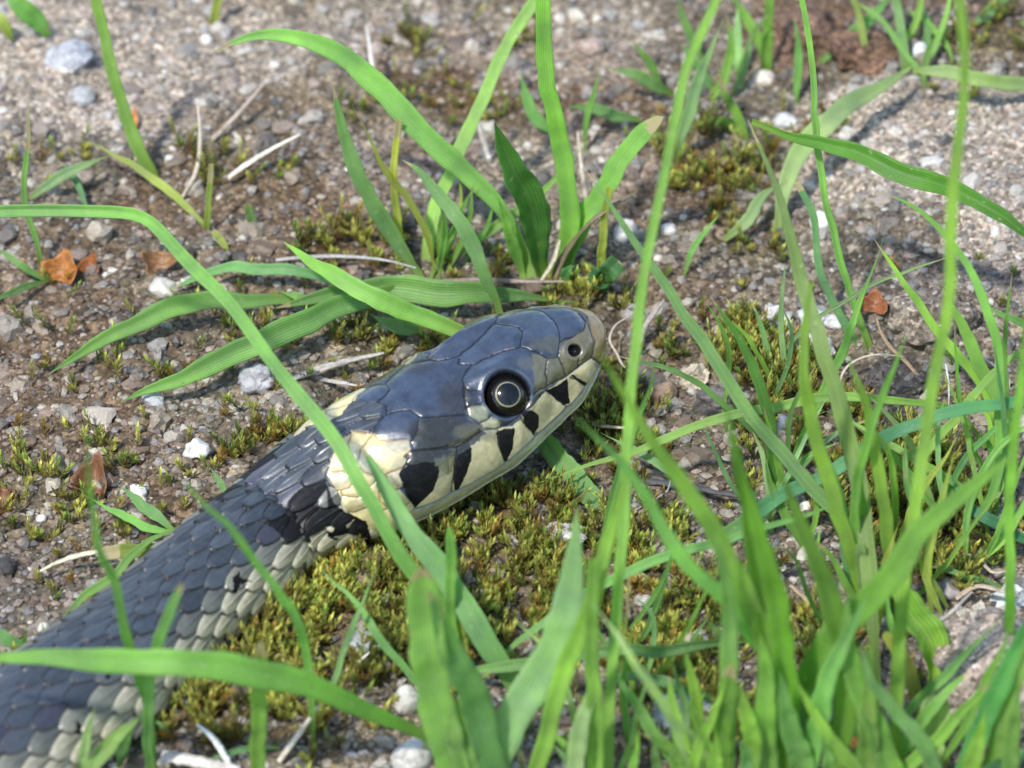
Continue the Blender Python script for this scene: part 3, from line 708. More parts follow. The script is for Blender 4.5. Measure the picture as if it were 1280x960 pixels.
COLR[:hr] = COLR[:hr]*(1-hw_[..., None]) + HC_*hw_[..., None]
COLR[:hr] = np.where(mcol[:hr, :, None], black, COLR[:hr])
# slate grain
COLR *= (1+0.16*fbm(ss[:, None]*18+0*Bc, uh[None, :]*90, 44, 3))[..., None]
Hm[:ncap] = Hm[ncap] * 1.0
Dn = Pn + Nn*Hm[..., None]; Df = Pf + Nf*Hm[..., None]
full = np.concatenate([Dn, Df[:, -2:0:-1]], 1); cfull = np.concatenate([COLR, COLR[:, -2:0:-1]], 1)
NCc = full.shape[1]
idx = np.arange(NR*NCc).reshape(NR, NCc); nxt = np.roll(idx, -1, axis=1)
F = np.stack([idx[:-1], idx[1:], nxt[1:], nxt[:-1]], -1).reshape(-1, 4)
if sg < 0: pass
snake = empty('snake', (C[13][0], C[13][1], 0.0))
tag(snake, 'slate blue snake with a pale yellow collar raising its head from the grit', 'snake')
gl = np.zeros((NR, HC+1)); gl[:hr] = hw_; glf = np.concatenate([gl, gl[:, -2:0:-1]], 1)
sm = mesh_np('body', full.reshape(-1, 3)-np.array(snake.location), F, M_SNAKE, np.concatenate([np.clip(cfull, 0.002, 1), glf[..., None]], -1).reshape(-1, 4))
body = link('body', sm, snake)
# ---- eyes
ii = np.argmin(np.where(FAC[:hr] > .1, (hx-ex)**2+(hy-ey)**2, 1e9)); er, ec = np.unravel_index(ii, hx.shape)
ER = 0.25
M_EYE = mat_plain('eyeball_dark', (0.006, 0.005, 0.005), 0.10, 0.6, 0.3); M_PUP = mat_plain('pupil_black', (0.004, 0.006, 0.007), 0.08, 0.5, 0.25)
M_IRIS = mat_plain('iris_gold', (0.25, 0.22, 0.12), 0.3, 0.6, 0.4)
def cap_mesh(name, axis, a0, a1, r, mat, nseg=48, nr=14):
    ax_ = Vector(axis).normalized(); t1 = ax_.orthogonal().normalized(); t2 = ax_.cross(t1)
    V = []; 
    for i in range(nr+1):
        an = a0+(a1-a0)*i/nr
        for k_ in range(nseg):
            f = 2*math.pi*k_/nseg; dd = ax_*math.cos(an)+(t1*math.cos(f)+t2*math.sin(f))*math.sin(an)
            rr = r*(1.0 + (0.012*math.sin(math.pi*i/nr) if a0 > 0.05 else 0.0))
            V.append(dd*rr)
    F = [(i*nseg+k_, i*nseg+(k_+1) % nseg, (i+1)*nseg+(k_+1) % nseg, (i+1)*nseg+k_) for i in range(nr) for k_ in range(nseg)]
    return mesh_np(name, np.array(V), np.array(F), mat)
for sgn, PP, NNv in ((1, Pn, Nn), (-1, Pf, Nf)):
    if sgn == 1:
        nrm = NNv[er, ec]; v_ = (CP-PP[er, ec]); v_ /= np.linalg.norm(v_)
        dr = nrm*0.55+v_*0.6+upd[er]*0.10+ad[er]*0.08; dr /= np.linalg.norm(dr)
        # local coordinates so that the far eye is a true mirror image
        loc = np.array([dr @ ad[er], dr @ latd[er], dr @ upd[er]])
        tgt = PP[er, ec] + nrm*0.035 + v_*0.0
        cen = tgt - dr*(ER-0.02)
        # refine: projected centre of the ball sits in the socket opening
        cq = proj(cen+dr*0.0); 
        rel = cen-PP[er, ec]; lc = np.array([rel @ ad[er], rel @ latd[er], rel @ upd[er]])
    else:
        dr = ad[er]*loc[0]-latd[er]*loc[1]+upd[er]*loc[2]
        cen = PP[er, ec] + ad[er]*lc[0]-latd[er]*(lc[1]-0.07)+upd[er]*(lc[2]-.03)
    e = link('eye', cap_mesh('eye', dr, 0.001, math.pi-0.001, ER, M_EYE, 48, 40), snake, Vector(cen)-snake.location)
    link('iris', cap_mesh('iris', dr, 0.465, 0.54, ER*1.004, M_IRIS, 64, 6), e)
    link('pupil', cap_mesh('pupil', dr, 0.001, 0.47, ER*1.012, M_PUP, 64, 12), e)

# ================================================================ GRASS
TINT = dict(B=(0.345, 0.560, 0.135), M=(0.275, 0.480, 0.135), T=(0.250, 0.440, 0.190), P=(0.400, 0.550, 0.300), D=(0.125, 0.290, 0.065), Y=(0.440, 0.500, 0.140), G=(0.315, 0.520, 0.170))
SCR = 122.0
def resample(pts, n):
    p = np.array(pts, float); d = np.r_[0, np.cumsum(np.linalg.norm(np.diff(p, axis=0), axis=1))]
    if len(p) == 2: return np.stack([np.interp(np.linspace(0, d[-1], n), d, p[:, j]) for j in range(p.shape[1])], -1)
    return hermite(d, p, np.linspace(0, d[-1], n))
def path3d(pts, k=0.8, hb=None, H=None, n=40):
    p = resample(pts, n)
    d = np.r_[0, np.cumsum(np.hypot(*np.diff(p, axis=0).T))]; t = d/d[-1]
    if H is not None: h = np.interp(t, np.linspace(0, 1, len(H)), H) if len(H) < 3 else hermite(np.linspace(0, 1, len(H)), np.array(H, float), t)
    else:
        if hb is None: hb = 0.0
        up = np.r_[0, np.diff(-p[:, 1])]; up = np.where(up < 0, up*0.55, up)
        h = hb + k*np.cumsum(up)/SCR/math.cos(PITCH) + 0.10*t
    g = at(p[0, 0], p[0, 1], max(h[0], 0)); base = GZ(g[0], g[1]) if abs(g[0]) < 12 else 0
    h = np.maximum(h + base*(1-t), -0.08)
    P = np.array([at(a, b, c) for (a, b), c in zip(p, h)])
    if pts[0][1] < 985 and H is None: P[0, 2] -= 0.06
    return P
def blade_mesh(name, pts, wpx, k=0.8, hb=None, H=None, roll=0.0, prof='taper', fold=0.22, thick=0.014, twist=0.0, base_w=0.45, n=44, waves=0.0):
    P = path3d(pts, k, hb, H, n)
    P = np.stack([smooth_arr(P[:, j], 2) for j in range(3)], -1)
    rs = random.Random(len(name)*7+int(pts[0][0]*13+pts[0][1]*7)); ph = rs.random()*6
    tt = np.linspace(0, 1, n); ln_ = np.linalg.norm(P[-1]-P[0]); amp = 0.012*min(ln_, 5)
    P = P + (amp*np.sin(tt*math.pi))[:, None]*np.stack([fbm(tt*5+ph, tt*0+k_, 5, 3) for k_ in (1.3, 7.1, 13.9)], -1)*2.2
    twist = twist or rs.uniform(-38, 38)*min(1, ln_/2.5)
    T = np.gradient(P, axis=0); T /= np.linalg.norm(T, axis=1)[:, None]
    V = CP-P; V /= np.linalg.norm(V, axis=1)[:, None]
    S = np.cross(T, V); S /= np.linalg.norm(S, axis=1)[:, None]
    for i in range(1, n):
        if S[i] @ S[i-1] < 0: S[i] = -S[i]
    t = np.linspace(0, 1, n)
    r = R_(roll) + R_(twist)*(t-0.5)
    Nn_ = np.cross(S, T)
    S2 = S*np.cos(r)[:, None] + Nn_*np.sin(r)[:, None]; N2 = np.cross(S2, T)
    loc = FPX/((P-CP) @ CF)
    wid = wpx/loc/2/max(0.6, math.cos(R_(roll)))
    if prof == 'taper': f = np.where(t < .35, base_w+(1-base_w)*sstep(0, .35, t), 1-sstep(.0, 1.0, (t-.35)/.65)**1.5*1.0); f = np.maximum(f, 0.0)*1.0
    elif prof == 'blunt': f = np.where(t < .3, base_w+(1-base_w)*sstep(0, .3, t), np.where(t < .8, 1.0, np.sqrt(np.clip(1-((t-.8)/.2)**2, 0, 1))))
    elif prof == 'spear': f = np.where(t < .45, base_w+(1-base_w)*sstep(0, .45, t), 1-((t-.45)/.55)**2.2)
    elif prof == 'long': f = np.where(t < .25, base_w+(1-base_w)*sstep(0, .25, t), np.clip(1-((t-.25)/.75)**3.0, 0, 1))
    else: f = np.clip(1.0-0.25*t, 0, 1)
    f = np.maximum(f, 0.035); wid = wid*f
    if waves: P = P + N2*(waves*np.sin(t*9+ph))[:, None]
    cs = np.array([-1, -.66, -.33, 0, .33, .66, 1.0]); m = len(cs); rows = []; uv = []
    edge = 1+0.035*np.sin(t*23+ph)+0.03*np.sin(t*51+ph*2)+0.10*fbm(t*26+ph, t*0+ph, 9, 3)
    for side in (1, -1):
        for c in (cs if side == 1 else cs[::-1]):
            hgt = fold*(abs(c)-0.5)*2*wid - 0.07*wid*math.cos(c*math.pi*3)*0.6
            th = thick*(1-0.75*abs(c)**3)*0.5*side*np.clip(wid/0.05, .25, 1)
            cc_ = c*(edge if abs(c) == 1 else 1)
            rows.append(P + S2*(wid*cc_)[:, None] + N2*(hgt+th)[:, None]); uv.append(np.stack([np.full(n, (c+1)/2), t], -1))
    A = np.stack(rows, 1); U = np.stack(uv, 1); M_ = 2*m
    idx = np.arange(n*M_).reshape(n, M_); nx_ = np.roll(idx, -1, 1)
    F = np.stack([idx[:-1], nx_[:-1], nx_[1:], idx[1:]], -1).reshape(-1, 4)
    me = mesh_np(name, A.reshape(-1, 3), F, M_LEAF, None, U.reshape(-1, 2))
    return me, P[0]
def setcol(o, tint, dry=0.0):
    rs = random.Random(hash((round(o.location.x, 3), round(o.location.y, 3), len(COL.objects))) & 0xffff)
    c = TINT[tint] if isinstance(tint, str) else (tint[0]*1.7, tint[1]*1.45, tint[2]*1.05); v = 0.88+0.24*rs.random(); y = 0.9+0.2*rs.random()
    o.color = (min(1, c[0]*v*y), c[1]*v, c[2]*v/y, dry+(0.08*rs.random() if dry > 0 else 0))
def move_origin(me, p):
    co = np.empty(len(me.vertices)*3, np.float32); me.vertices.foreach_get('co', co)
    co = co.reshape(-1, 3)-np.array(p, np.float32); me.vertices.foreach_set('co', co.ravel()); me.update()
def blade(label, pts, w, tint='M', dry=0.03, group=None, **kw):
    me, p = blade_mesh('grass_shoot', pts, w, **kw); move_origin(me, p)
    o = link('grass_shoot', me, None, p); setcol(o, tint, dry)
    tag(o, label, 'grass', group or 'single shoots of grass'); return o
def tuft(label, blades, name='grass_tuft', group='tufts of grass'):
    p0 = None; root = None
    for b in blades:
        pts, w, tint, dry, kw = b
        part = kw.pop('part', 'blade'); lb = kw.pop('lb', None)
        me, p = blade_mesh(part, pts, w, **kw)
        if root is None:
            p0 = p; root = tag(empty(name, p0), label, 'grass tuft', group)
        move_origin(me, p0); o = link(part, me, root); o.location = (0, 0, 0); setcol(o, tint, dry)
        if lb: o['label'] = lb
    return root
def b_(pts, w, tint='M', dry=0.03, **kw): return (pts, w, tint, dry, kw)

# ---- tuft just behind the snake's head
tuft('bright tuft behind the snout with one broad dark leaf standing in its middle', [
  b_([(690,350),(712,300),(707,222),(693,166),(683,119),(681,47),(679,0),(678,-40)], 26, 'B', 0, k=.9, roll=8, prof='const', base_w=.6),
  b_([(668,352),(641,285),(622,253),(590,222),(550,178),(499,134),(459,95),(420,68),(379,48),(340,42),(300,50),(262,68)], 29, 'G', .02, k=.75, roll=12, prof='spear'),
  b_([(682,350),(672,326),(670,290),(664,254),(648,222),(632,190),(618,153)], 40, 'D', .01, k=1.0, roll=-10, prof='spear', base_w=.42, fold=.3, lb='broad dark green leaf with a shining midrib'),
  b_([(700,352),(715,308),(735,268),(764,222),(795,180),(818,155),(829,146)], 25, 'B', .05, k=.8, roll=20, prof='blunt', base_w=.5),
  b_([(704,356),(710,338),(720,330)], 14, 'T', 0, k=.8),
  b_([(750,352),(753,310),(757,268),(762,235)], 12, 'Y', 0, k=.9, prof='const'),
  b_([(655,350),(640,300),(628,262),(620,240)], 16, 'B', 0, k=.8),
])
tag(blade('crossing narrow green blade that passes behind the broad dark leaf', [(546,330),(574,317),(606,293),(653,257),(701,214),(736,174)], 13, 'G', .02, k=.45), None)
tuft('loose tuft of dark bluish blades left of the broad dark leaf', [
  b_([(530,348),(508,322),(487,289),(459,237),(440,195),(426,150),(416,105)], 21, 'T', .03, k=.8, roll=15, prof='long'),
  b_([(545,340),(527,277),(505,245),(483,222),(463,174),(440,131)], 9, 'Y', .05, k=.8),
  b_([(500,330),(495,257),(491,222),(499,150)], 11, 'Y', .08, k=.8, prof='const'),
  b_([(538,345),(550,328),(578,261),(598,222)], 10, 'M', 0, k=.7),
  b_([(535,330),(545,255),(562,215),(586,162),(606,119),(622,75),(645,32),(669,0),(684,-25)], 19, 'G', .02, k=.55, prof='const', roll=20),
])
blade('blue green blade with a pale hooked tip rising behind the top of the head', [(626,396),(622,380),(606,344),(590,309),(570,273),(538,230),(518,208),(503,200)], 20, 'T', .05, H=[.25,.9,1.3,1.25], roll=10, prof='spear')
blade('bright green blade lying against the back of the snake head', [(582,418),(560,408),(520,395),(470,374),(430,350),(392,328),(354,302)], 25, 'B', .01, H=[.55,.75,.95,.9], roll=5, prof='spear', base_w=.8)
blade('long flat grey green leaf lying on the grit behind the head', [(716,378),(690,374),(620,370),(560,367),(500,362),(430,366),(380,376),(345,385)], 34, (0.14,0.27,0.11), .02, H=[.02,.3,.3,.2], roll=4, prof='spear', base_w=.08)
blade('broad leaf whose narrow curled tip points to the lower left over the grit', [(505,362),(460,374),(417,386),(368,409),(320,430),(286,442),(240,465),(188,484),(152,502)], 31, 'G', .01, H=[.3,.45,.4,.25,.12], roll=8, prof='spear', base_w=.7)
blade('broad flat leaf arching left across the grit with its tip on bare ground', [(388,381),(355,374),(319,373),(270,376),(211,389),(155,412),(106,438),(60,468)], 25, 'G', .01, H=[.1,.3,.35,.25,.1], roll=5, prof='spear')
blade('short green leaf tucked above the broad arching leaf', [(400,385),(385,376),(365,369),(346,364)], 12, 'G', 0, H=[.1,.25,.3])
blade('thin blue green blade curving behind the long crossing blade', [(440,372),(430,362),(390,345),(340,334),(280,337),(240,350),(211,363)], 15, 'T', .02, H=[.15,.35,.3,.12], prof='spear')
blade('small teal leaf half hidden behind the snake head', [(530,412),(505,410),(480,402),(462,392)], 20, 'T', 0, H=[.1,.2,.25])
blade('short leaf with a rounded end lying under the chin of the snake', [(672,536),(685,555),(700,574),(730,610),(752,640)], 27, 'T', .01, H=[.35,.3,.2,.12], roll=0, prof='blunt', base_w=.8)
# ---- left and upper left
tuft('pair of blades crossing near the orange leaf scraps', [
  b_([(192,222),(180,199),(165,165),(146,105),(127,37),(118,0),(108,-50)], 17, 'G', 0, k=.85, prof='const', roll=10),
  b_([(262,287),(232,259),(202,232),(161,202),(130,186),(96,171)], 11, 'Y', .03, k=.4),
])
blade('upright thin stalk with a dry pale tip at the left edge', [(52,335),(46,300),(34,268),(30,225),(34,165),(37,100)], 8, 'G', .35, k=.85, base_w=.8)
blade('pale blurred blade leaning right beside the thin stalk', [(37,248),(80,218),(120,200),(141,193)], 14, 'P', 0, H=[.05,.35,.45])
blade('small blue grey blade lying under the folded leaf', [(110,262),(98,235),(88,215),(70,198)], 8, 'T', .1, H=[.05,.2,.25])
blade('short stem with brown nodes in front of the pale straw', [(258,288),(262,240),(264,205)], 9, 'Y', .25, k=.8, prof='const')
blade('yellowish stub beside the stem with brown nodes', [(285,312),(274,298),(266,288)], 10, 'Y', .1, k=.5, prof='blunt')
blade('short green stub standing in grit below the pale straw', [(318,285),(313,270),(309,254)], 12, 'P', .1, k=.8, prof='blunt')
blade('thin blade entering at the left edge above the folded leaf base', [(60,352),(30,335),(5,316),(-20,305)], 9, 'G', 0, H=[.05,.3,.4])
blade('thin blade entering low at the left edge under the orange scrap', [(60,350),(30,360),(0,372),(-25,380)], 9, 'T', 0, H=[.05,.2,.3])
blade('blurred leaf cut by the top left corner', [(60,45),(45,25),(20,5),(0,-25)], 26, 'G', 0, H=[.05,.6,1.0])
blade('pale yellow blurred blade at the top left corner', [(15,50),(5,30),(-12,5)], 14, 'Y', 0, H=[.05,.4,.6])
blade('short blurred green shoot at the top edge left of centre', [(266,32),(270,10),(276,-20)], 12, 'Y', 0, k=.8, prof='const')
# ---- small blades left of the snake body
tuft('small tuft of short blades pressed against the back of the snake', [
  b_([(222,668),(200,663),(158,647),(128,632),(104,618)], 11, 'M', .04, H=[.45,.4,.35,.3]),
  b_([(215,662),(190,640),(165,620),(146,604)], 15, 'T', .03, H=[.45,.4,.3]),
  b_([(71,785),(100,752),(146,714),(188,677),(220,660),(246,643)], 12, 'M', .02, H=[.05,.3,.55,.75]),
  b_([(208,684),(180,687),(150,690),(122,692)], 18, (0.17,0.25,0.07), .3, H=[.5,.4,.3], prof='blunt'),
])
blade('tiny blue green blade poking out behind the neck', [(284,622),(276,605),(262,583)], 9, 'T', .02, H=[.5,.6,.7])
blade('blurred teal blade at the left edge above the foreground leaf', [(36,812),(15,803),(-8,790),(-30,780)], 17, 'T', 0, H=[.1,.3,.4])
blade('little green shoot at the left of the snake body', [(33,815),(31,800),(30,788)], 7, 'G', 0, k=.8)
# ---- blades rising in front of the body
tuft('two crossing blades rising from one root in front of the snake body', [
  b_([(192,985),(188,930),(179,880),(171,845),(158,793),(146,739),(121,672),(110,602),(109,535)], 12, 'M', .01, k=1.05, hb=-.05, roll=5, prof='long', base_w=.7),
  b_([(190,985),(187,940),(185,895),(192,838),(208,777),(222,742),(228,728)], 14, 'G', .03, k=1.1, hb=-.05, prof='blunt', base_w=.8),
])
blade('slender blade with a brown tip leaning left across the middle of the body', [(392,930),(390,880),(381,825),(367,781),(333,722),(292,664),(250,622),(217,589)], 12, 'G', .06, k=1.1, prof='long')
blade('narrow teal stem rising from the moss below the jaw', [(396,908),(404,885),(433,810),(454,752),(477,693)], 8, 'T', .02, k=.55)
blade('stout blunt bright blade with a faded tip at the bottom left', [(321,1000),(323,950),(324,890),(326,840),(325,800)], 20, 'B', .07, k=1.0, hb=-.05, prof='blunt', base_w=.8)
blade('pale narrow blade in front of the lowest belly scales', [(98,990),(102,955),(109,922),(120,876)], 14, 'P', .05, k=1.0, hb=0)
blade('blurred broad blade crossing the bottom left corner', [(100,985),(118,955),(150,917),(172,898),(182,880)], 20, 'G', 0, H=[.3,.6,.9])
blade('short dark blade under the blurred broad blade near the corner', [(148,960),(156,930),(168,905)], 14, 'D', 0, H=[.1,.3,.5])
blade('tiny teal blade beside the crossing blades at the bottom', [(212,915),(200,905),(190,897)], 6, 'T', 0, H=[.05,.2,.25])
blade('thin dark green blade lying in moss at the bottom left', [(350,934),(310,936),(270,946),(232,965)], 8, 'T', .05, H=[.1,.2,.15])
blade('large foreground leaf lying across the body from the left edge', [(565,945),(540,925),(480,897),(420,874),(360,855),(300,841),(200,829),(100,822),(0,819),(-60,822)], 36, (0.12,0.30,0.10), 0, H=[.2,1.0,1.7,2.0,2.1,2.1,2.0], roll=6, prof='spear', base_w=.35, fold=.12)
# ---- tuft whose long blade crosses the neck
tuft('tuft in the moss whose long folded blade crosses the neck of the snake', [
  b_([(577,850),(570,800),(545,750),(511,715),(480,668),(440,592),(400,525),(360,475),(300,395),(240,326),(205,287),(185,268),(130,262),(60,261),(0,263),(-40,266)], 20, 'G', 0, H=[.0,1.0,1.9,2.4,2.6,2.6,2.3,2.2], roll=8, prof='const', fold=.35, n=70),
  b_([(576,850),(569,805),(564,765),(563,700),(562,657)], 14, 'B', .01, k=.9, prof='blunt', base_w=.9),
  b_([(579,845),(574,800),(568,772)], 24, 'Y', 0, k=.9, part='sheath', prof='const'),
])
blade('blue green blade reaching up left with its thin brown tip over the yellow collar', [(655,880),(640,850),(617,812),(582,756),(546,705),(504,650),(474,600),(460,572),(446,553)], 30, 'T', .07, H=[.0,.7,1.2,1.6,1.75], roll=10, prof='long', base_w=.7)
blade('plain medium blade leaning left between neck and moss', [(545,885),(529,864),(497,825),(468,790),(440,751),(410,722),(384,690)], 11, 'G', .02, H=[.0,.5,.9,1.1])
tuft('broad pale leaves with blunt tips rising at the bottom edge left of centre', [
  b_([(580,1010),(562,950),(548,890),(537,830),(530,765),(526,708)], 46, (0.17,0.34,0.16), .02, k=1.0, hb=.0, roll=8, prof='blunt', base_w=.9, fold=.15),
  b_([(640,1010),(612,945),(590,880),(570,830),(548,775),(535,735)], 40, (0.16,0.33,0.15), .01, k=1.0, hb=.0, roll=-8, prof='spear', base_w=.8, fold=.15),
  b_([(592,1010),(583,960),(574,915),(566,866)], 34, 'G', .02, k=.9, hb=.1, prof='spear', base_w=.9),
  b_([(560,990),(566,960),(572,935)], 22, 'B', 0, k=.9, hb=.1),
])
tuft('large shining leaf with a whitish right margin at the bottom centre', [
  b_([(600,1010),(617,953),(638,903),(670,850),(695,797),(712,744),(718,691),(721,636)], 46, (0.22,0.36,0.25), .02, k=.8, hb=.0, roll=-4, prof='spear', base_w=.95, fold=.12),
  b_([(655,1010),(677,932),(695,868),(713,818),(734,762),(752,691),(772,630),(790,560)], 24, 'B', 0, k=.9, hb=.0, prof='long', base_w=.8),
  b_([(745,1010),(742,921),(741,850),(738,790),(742,700)], 22, 'B', 0, k=.95, hb=0, prof='const'),
  b_([(715,1010),(720,960),(728,900),(745,850)], 24, 'P', 0, k=.8, hb=.2, prof='spear'),
  b_([(725,1000),(713,960),(700,940),(686,925)], 13, 'T', 0, k=.6, hb=.3),
])
blade('very long thin bright blade running from bottom to top edge right of the snout', [(758,1010),(760,960),(764,880),(772,740),(781,640),(789,540),(797,449),(806,356),(827,237),(843,158),(858,80),(878,38),(899,-10)], 15, 'B', 0, k=.62, hb=0, prof='const', n=70)
blade('thin blade with a blurred tip just right of the long thin bright blade', [(742,700),(755,664),(777,590),(795,530),(812,480),(825,420)], 10, 'M', .05, k=.9)
blade('blurred pale grey blade leaning left across the shining leaf', [(868,975),(833,893),(805,847),(776,801),(748,762),(722,740)], 12, 'P', .03, H=[1.0,2.0,2.8,3.0])
blade('grey green striped blade slanting down right of the snout', [(1115,760),(1070,672),(1035,633),(1000,592),(965,546),(917,480),(864,406),(804,317),(764,257),(730,210)], 17, 'T', .03, k=.55, prof='long', fold=.35)
blade('long blade with its blunt tip touching the snout of the snake', [(985,1010),(962,870),(945,790),(921,726),(886,646),(851,602),(821,554),(786,502),(762,462),(746,436)], 26, 'B', 0, k=.92, hb=0, prof='long', roll=8)
blade('long blade below the chin leaning left in front of the moss', [(1010,990),(982,864),(946,804),(911,751),(875,712),(834,666),(799,607),(760,562),(720,522)], 21, 'G', 0, k=1.0, hb=0, prof='long', roll=-8)
blade('thin arching blade running level above the blue green blade', [(1232,560),(1201,517),(1136,502),(1070,499),(991,506),(917,521),(851,540),(790,565),(735,580),(672,604)], 13, 'G', .01, H=[.1,.8,1.0,.95,.75,.5,.3], prof='spear')
blade('broad blue green blade entering from the right edge below mid height', [(890,680),(930,655),(965,630),(1026,598),(1083,563),(1140,532),(1201,513),(1271,502),(1310,492)], 19, (0.085,0.26,0.16), 0, H=[.1,.7,1.1,1.4,1.5], prof='const', roll=10)
blade('little whitish teal blade joining the long blade near the chin', [(850,600),(821,580),(794,563),(751,541)], 10, (0.16,0.34,0.24), 0, H=[.3,.4,.4])
blade('dark green blade curving up among the grit right of the snout', [(958,650),(967,585),(965,537),(952,484),(926,427),(905,395),(888,371)], 15, 'D', .03, k=.75, prof='long')
blade('short dark blade standing to the right of the dark curving blade', [(1006,690),(980,640),(962,600),(955,560)], 12, 'M', 0, k=.8)
blade('pale leaf with a folded edge lying left of the striped blade', [(868,950),(858,900),(850,860),(838,820)], 12, 'P', 0, k=.6)
# ---- background right
tuft('blurred tuft of yellow green blades near the reddish stone', [
  b_([(958,90),(958,60),(960,30),(963,-15)], 15, 'B', 0, k=.85, prof='const'),
  b_([(957,80),(942,37),(925,10),(905,-20)], 13, 'G', 0, k=.8),
  b_([(995,130),(998,75),(995,40),(992,14)], 11, 'G', .05, k=.8),
])
tuft('blurred bundle of upright blades right of the long thin bright blade', [
  b_([(846,205),(852,170),(868,120),(884,75),(905,22)], 17, 'P', 0, k=.85),
  b_([(933,170),(925,150),(908,120),(895,76)], 12, 'Y', .35, k=.8),
  b_([(932,172),(916,157),(890,152),(858,160)], 14, 'G', 0, k=.4),
  b_([(935,175),(920,140),(900,110),(890,95)], 12, 'B', 0, k=.7),
])
blade('long thin pale green blade rising steeply to the top edge', [(1090,440),(1070,392),(1055,340),(1047,307),(1032,244),(1023,169),(1016,75),(1005,10),(997,-25)], 10, 'G', .02, k=.8, prof='const', fold=.4)
blade('blurred blade curving out to the top edge over the reddish stone', [(1022,80),(1047,60),(1081,30),(1107,0),(1120,-30)], 17, 'G', 0, k=.8)
blade('short yellowish stem under the blurred curving blade', [(1084,95),(1080,50),(1070,10),(1060,-20)], 10, 'Y', 0, k=.8, prof='const')
blade('teal blurred blade at the top right beside a white stone', [(1133,85),(1126,34),(1119,0),(1112,-25)], 13, 'T', 0, k=.85, prof='const')
tuft('tall pale blade bending right in the background with a flat side leaf', [
  b_([(972,290),(978,250),(995,199),(1025,161),(1055,135),(1100,109),(1145,80)], 27, 'P', 0, H=[0,.5,.8,.7], prof='spear', roll=10),
  b_([(1141,88),(1182,90),(1220,100),(1269,104),(1310,106)], 18, 'P', 0, H=[.6,.7,.6,.5], prof='blunt'),
])
blade('large dark green blade leaning down to the right edge in the upper right', [(940,152),(965,160),(991,171),(1055,188),(1122,214),(1190,240),(1235,262),(1280,292),(1320,322)], 26, (0.075,0.22,0.045), 0, H=[2.4,2.5,2.3,1.8], prof='spear', base_w=.3, fold=.3)
blade('long greyish blade folding at its top where the dark green blade begins', [(1100,880),(1092,780),(1083,672),(1070,602),(1048,528),(1022,427),(1000,340),(972,240),(955,195),(935,150)], 22, (0.15,0.27,0.13), .01, k=.5, prof='long', roll=8)
blade('dead teal stem with a pale node left of the steep thin blade', [(1083,440),(1052,397),(1026,340),(1019,300),(1017,277),(1005,245),(996,228)], 11, 'T', .06, k=.6, prof='const')
blade('long blurred upright blade near the right side reaching the top edge', [(1120,1000),(1126,800),(1135,700),(1150,600),(1160,500),(1171,427),(1184,337),(1188,255),(1199,180),(1206,112),(1206,56),(1198,-10)], 17, 'B', 0, k=.75, hb=0, prof='const', roll=10, n=64)
blade('arching thin blade with its hooked tip left of the upright blade', [(1180,690),(1220,650),(1245,602),(1250,537),(1249,471),(1241,406),(1220,352),(1197,311),(1167,277),(1122,246),(1092,240)], 13, 'M', .04, k=.7, prof='long')
blade('thin blade with a bent tip crossing another near the dark ledge', [(985,590),(1004,545),(1022,506),(1044,454),(1061,414),(1081,360),(1096,322),(1107,287)], 12, 'G', .02, k=.8)
blade('thin bright blade slanting down right across the dark ledge', [(1245,545),(1232,493),(1192,441),(1157,392),(1136,360),(1119,337),(1092,298)], 12, 'B', .02, k=.7, prof='long')
blade('wider striped blade parallel to the thin bright blade on the ledge', [(1272,545),(1250,500),(1225,455),(1205,410),(1190,385),(1178,360)], 18, 'M', .01, k=.75, prof='long')
blade('short thin blade lying over the rock edge at the right', [(1300,420),(1280,406),(1250,392),(1225,378)], 9, 'M', 0, H=[.4,.6,.7])
blade('blurred teal blade at the top right corner', [(1218,30),(1245,8),(1270,-10)], 15, 'T', 0, H=[.1,.4,.6])
blade('second teal blade cut by the right edge near the top corner', [(1300,20),(1285,30),(1262,38)], 14, 'T', 0, H=[.1,.3,.3])
blade('blurred pale blade behind the long thin bright blade near the top', [(800,150),(765,143),(730,134),(700,136)], 15, 'T', 0, H=[.1,.25,.3])
blade('pale folded leaf in the background above the bright tuft', [(842,118),(820,108),(795,94),(758,84)], 16, 'T', 0, H=[.1,.4,.5])
blade('small blurred shoot behind the pale folded leaf', [(826,110),(815,83),(800,62),(785,46)], 10, 'G', 0, k=.8)
blade('blurred shoot with its tip at the top edge right of the tuft', [(880,80),(863,43),(850,10),(843,-15)], 11, 'T', 0, k=.8)
blade('narrow dark shoot rising behind the rounded leaf', [(730,185),(736,135),(745,105),(752,78)], 8, 'G', 0, k=.8)
blade('soft green shoot blurred behind the grey twig', [(700,170),(672,150),(658,120),(650,85)], 16, 'G', 0, k=.6)
blade('narrow blade ending in the brown soil right of the snout', [(855,345),(862,320),(880,290),(905,262)], 8, 'M', 0, k=.5)
blade('flat faded leaf on the grit in the upper right', [(905,300),(925,285),(960,240),(985,225)], 16, 'P', .1, H=[.05,.3,.3])
